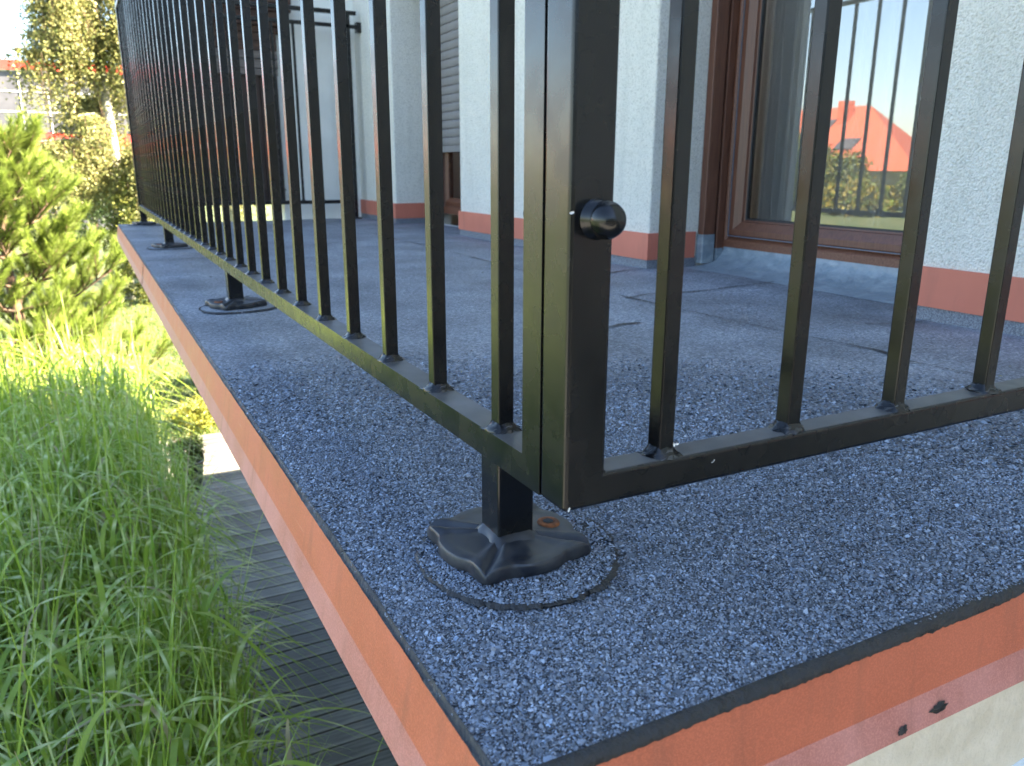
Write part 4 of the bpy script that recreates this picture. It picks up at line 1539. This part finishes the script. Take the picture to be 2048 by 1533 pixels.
npart("wall", MB().box(-53.5, -43.9, 39.0, 66, GZ, 0.25), M['smooth_plaster'])
rm = MB()
ez, rz_ = 0.12, 4.75
rm.add([(-54.2, 38.4, ez), (-43.2, 33.4, ez), (-43.2, 67, ez), (-54.2, 67, ez), (-48.7, 42.0, rz_), (-48.7, 61.5, rz_)],
       [(1, 2, 5, 4), (3, 0, 4, 5), (0, 1, 4), (2, 3, 5), (0, 3, 2, 1)])
nroof = npart("roof", rm, M['rooftile'])
npart("chimney", MB().box(-47.9, -47.1, 42.7, 43.5, 3.0, 5.05), M['rooftile'], nroof)


def on_roof(y, t):
    return (-43.2 - 5.5 * t, y, ez + (rz_ - ez) * t)


for (y, t) in ((43.8, 0.62), (40.0, 0.30), (48.5, 0.60)):
    a, b_ = Vector(on_roof(y, t)), Vector(on_roof(y + 1.6, t + 0.16))
    nv = Vector((0.64, 0, 0.76)) * 0.12
    vs = [Vector(on_roof(y, t)), Vector(on_roof(y + 1.6, t)), Vector(on_roof(y + 1.6, t + 0.16)), Vector(on_roof(y, t + 0.16))]
    npart("roof_window", MB().add([tuple(v + nv) for v in vs] + [tuple(v) for v in vs], [(0, 1, 2, 3), (0, 4, 5, 1), (1, 5, 6, 2), (2, 6, 7, 3), (3, 7, 4, 0)]), M['greypanel'], nroof)
for i in range(5):
    npart("window", MB().box(-43.92, -43.82, 39.5 + i * 5, 41.1 + i * 5, -1.6, -0.2), M['dark'])
for k, (x, y, zc, rx, rz2, c, alt, lab) in enumerate((
        (-40.5, 40.2, 0.0, 1.5, 2.3, (0.10, 0.13, 0.04), (0.05, 0.08, 0.02), "olive green tree hiding the middle of the mirrored house"),
        (-41.5, 43.6, 0.3, 2.0, 2.9, (0.07, 0.10, 0.03), (0.13, 0.14, 0.04), "tallest dark tree before the mirrored house"),
        (-38.5, 33.6, -1.6, 1.7, 0.85, (0.20, 0.17, 0.03), (0.09, 0.12, 0.02), "yellow flowering shrub below the mirrored roof corner"),
        (-40.5, 36.9, -0.6, 1.4, 1.7, (0.08, 0.11, 0.03), (0.15, 0.14, 0.03), "rounded green tree between olive tree and yellow shrub in the reflection"),
        (-40.8, 30.6, -1.2, 1.8, 1.2, (0.13, 0.14, 0.035), (0.06, 0.09, 0.02), "low green bush right of the yellow mirrored shrub"))):
    leafy("garden_tree", lab, "tree", (x, y, GZ), (x, y, zc), (rx, rx, rz2), 5200, 0.30, c, alt, 0.4, clumps=70, cr=0.75, trunk=0.12, seed=60 + k)

# ---- unseen conifer hedge behind the viewer, added to darken the railing reflections
hg = thing("added_conifer_hedge", "added dark conifer hedge behind the viewer, darkening the railing reflections", "hedge", (-1.0, -8.5, GZ))
r = np.random.default_rng(77)
n = 26000
P = np.stack([r.uniform(-7.5, 6.5, n), r.normal(0, 0.45, n), r.uniform(0.0, 1.0, n) ** 0.9 * (4.9 + 0.35 * np.sin(r.uniform(0, 20, n)))], 1)
obj("crown", leaf_cards(P, 0.17, leaf_cols(n, (0.028, 0.050, 0.020), 0.3), "crown", aspect=0.7), hg)
st = MB()
for i in range(15):
    x = -7.2 + i * 0.98
    st.tube([(x, 0, 0), (x + 0.05, 0.03, 2.2), (x, 0, 4.4)], [0.07, 0.05, 0.015], 6)
part("trunk", st, M['bark'], hg)
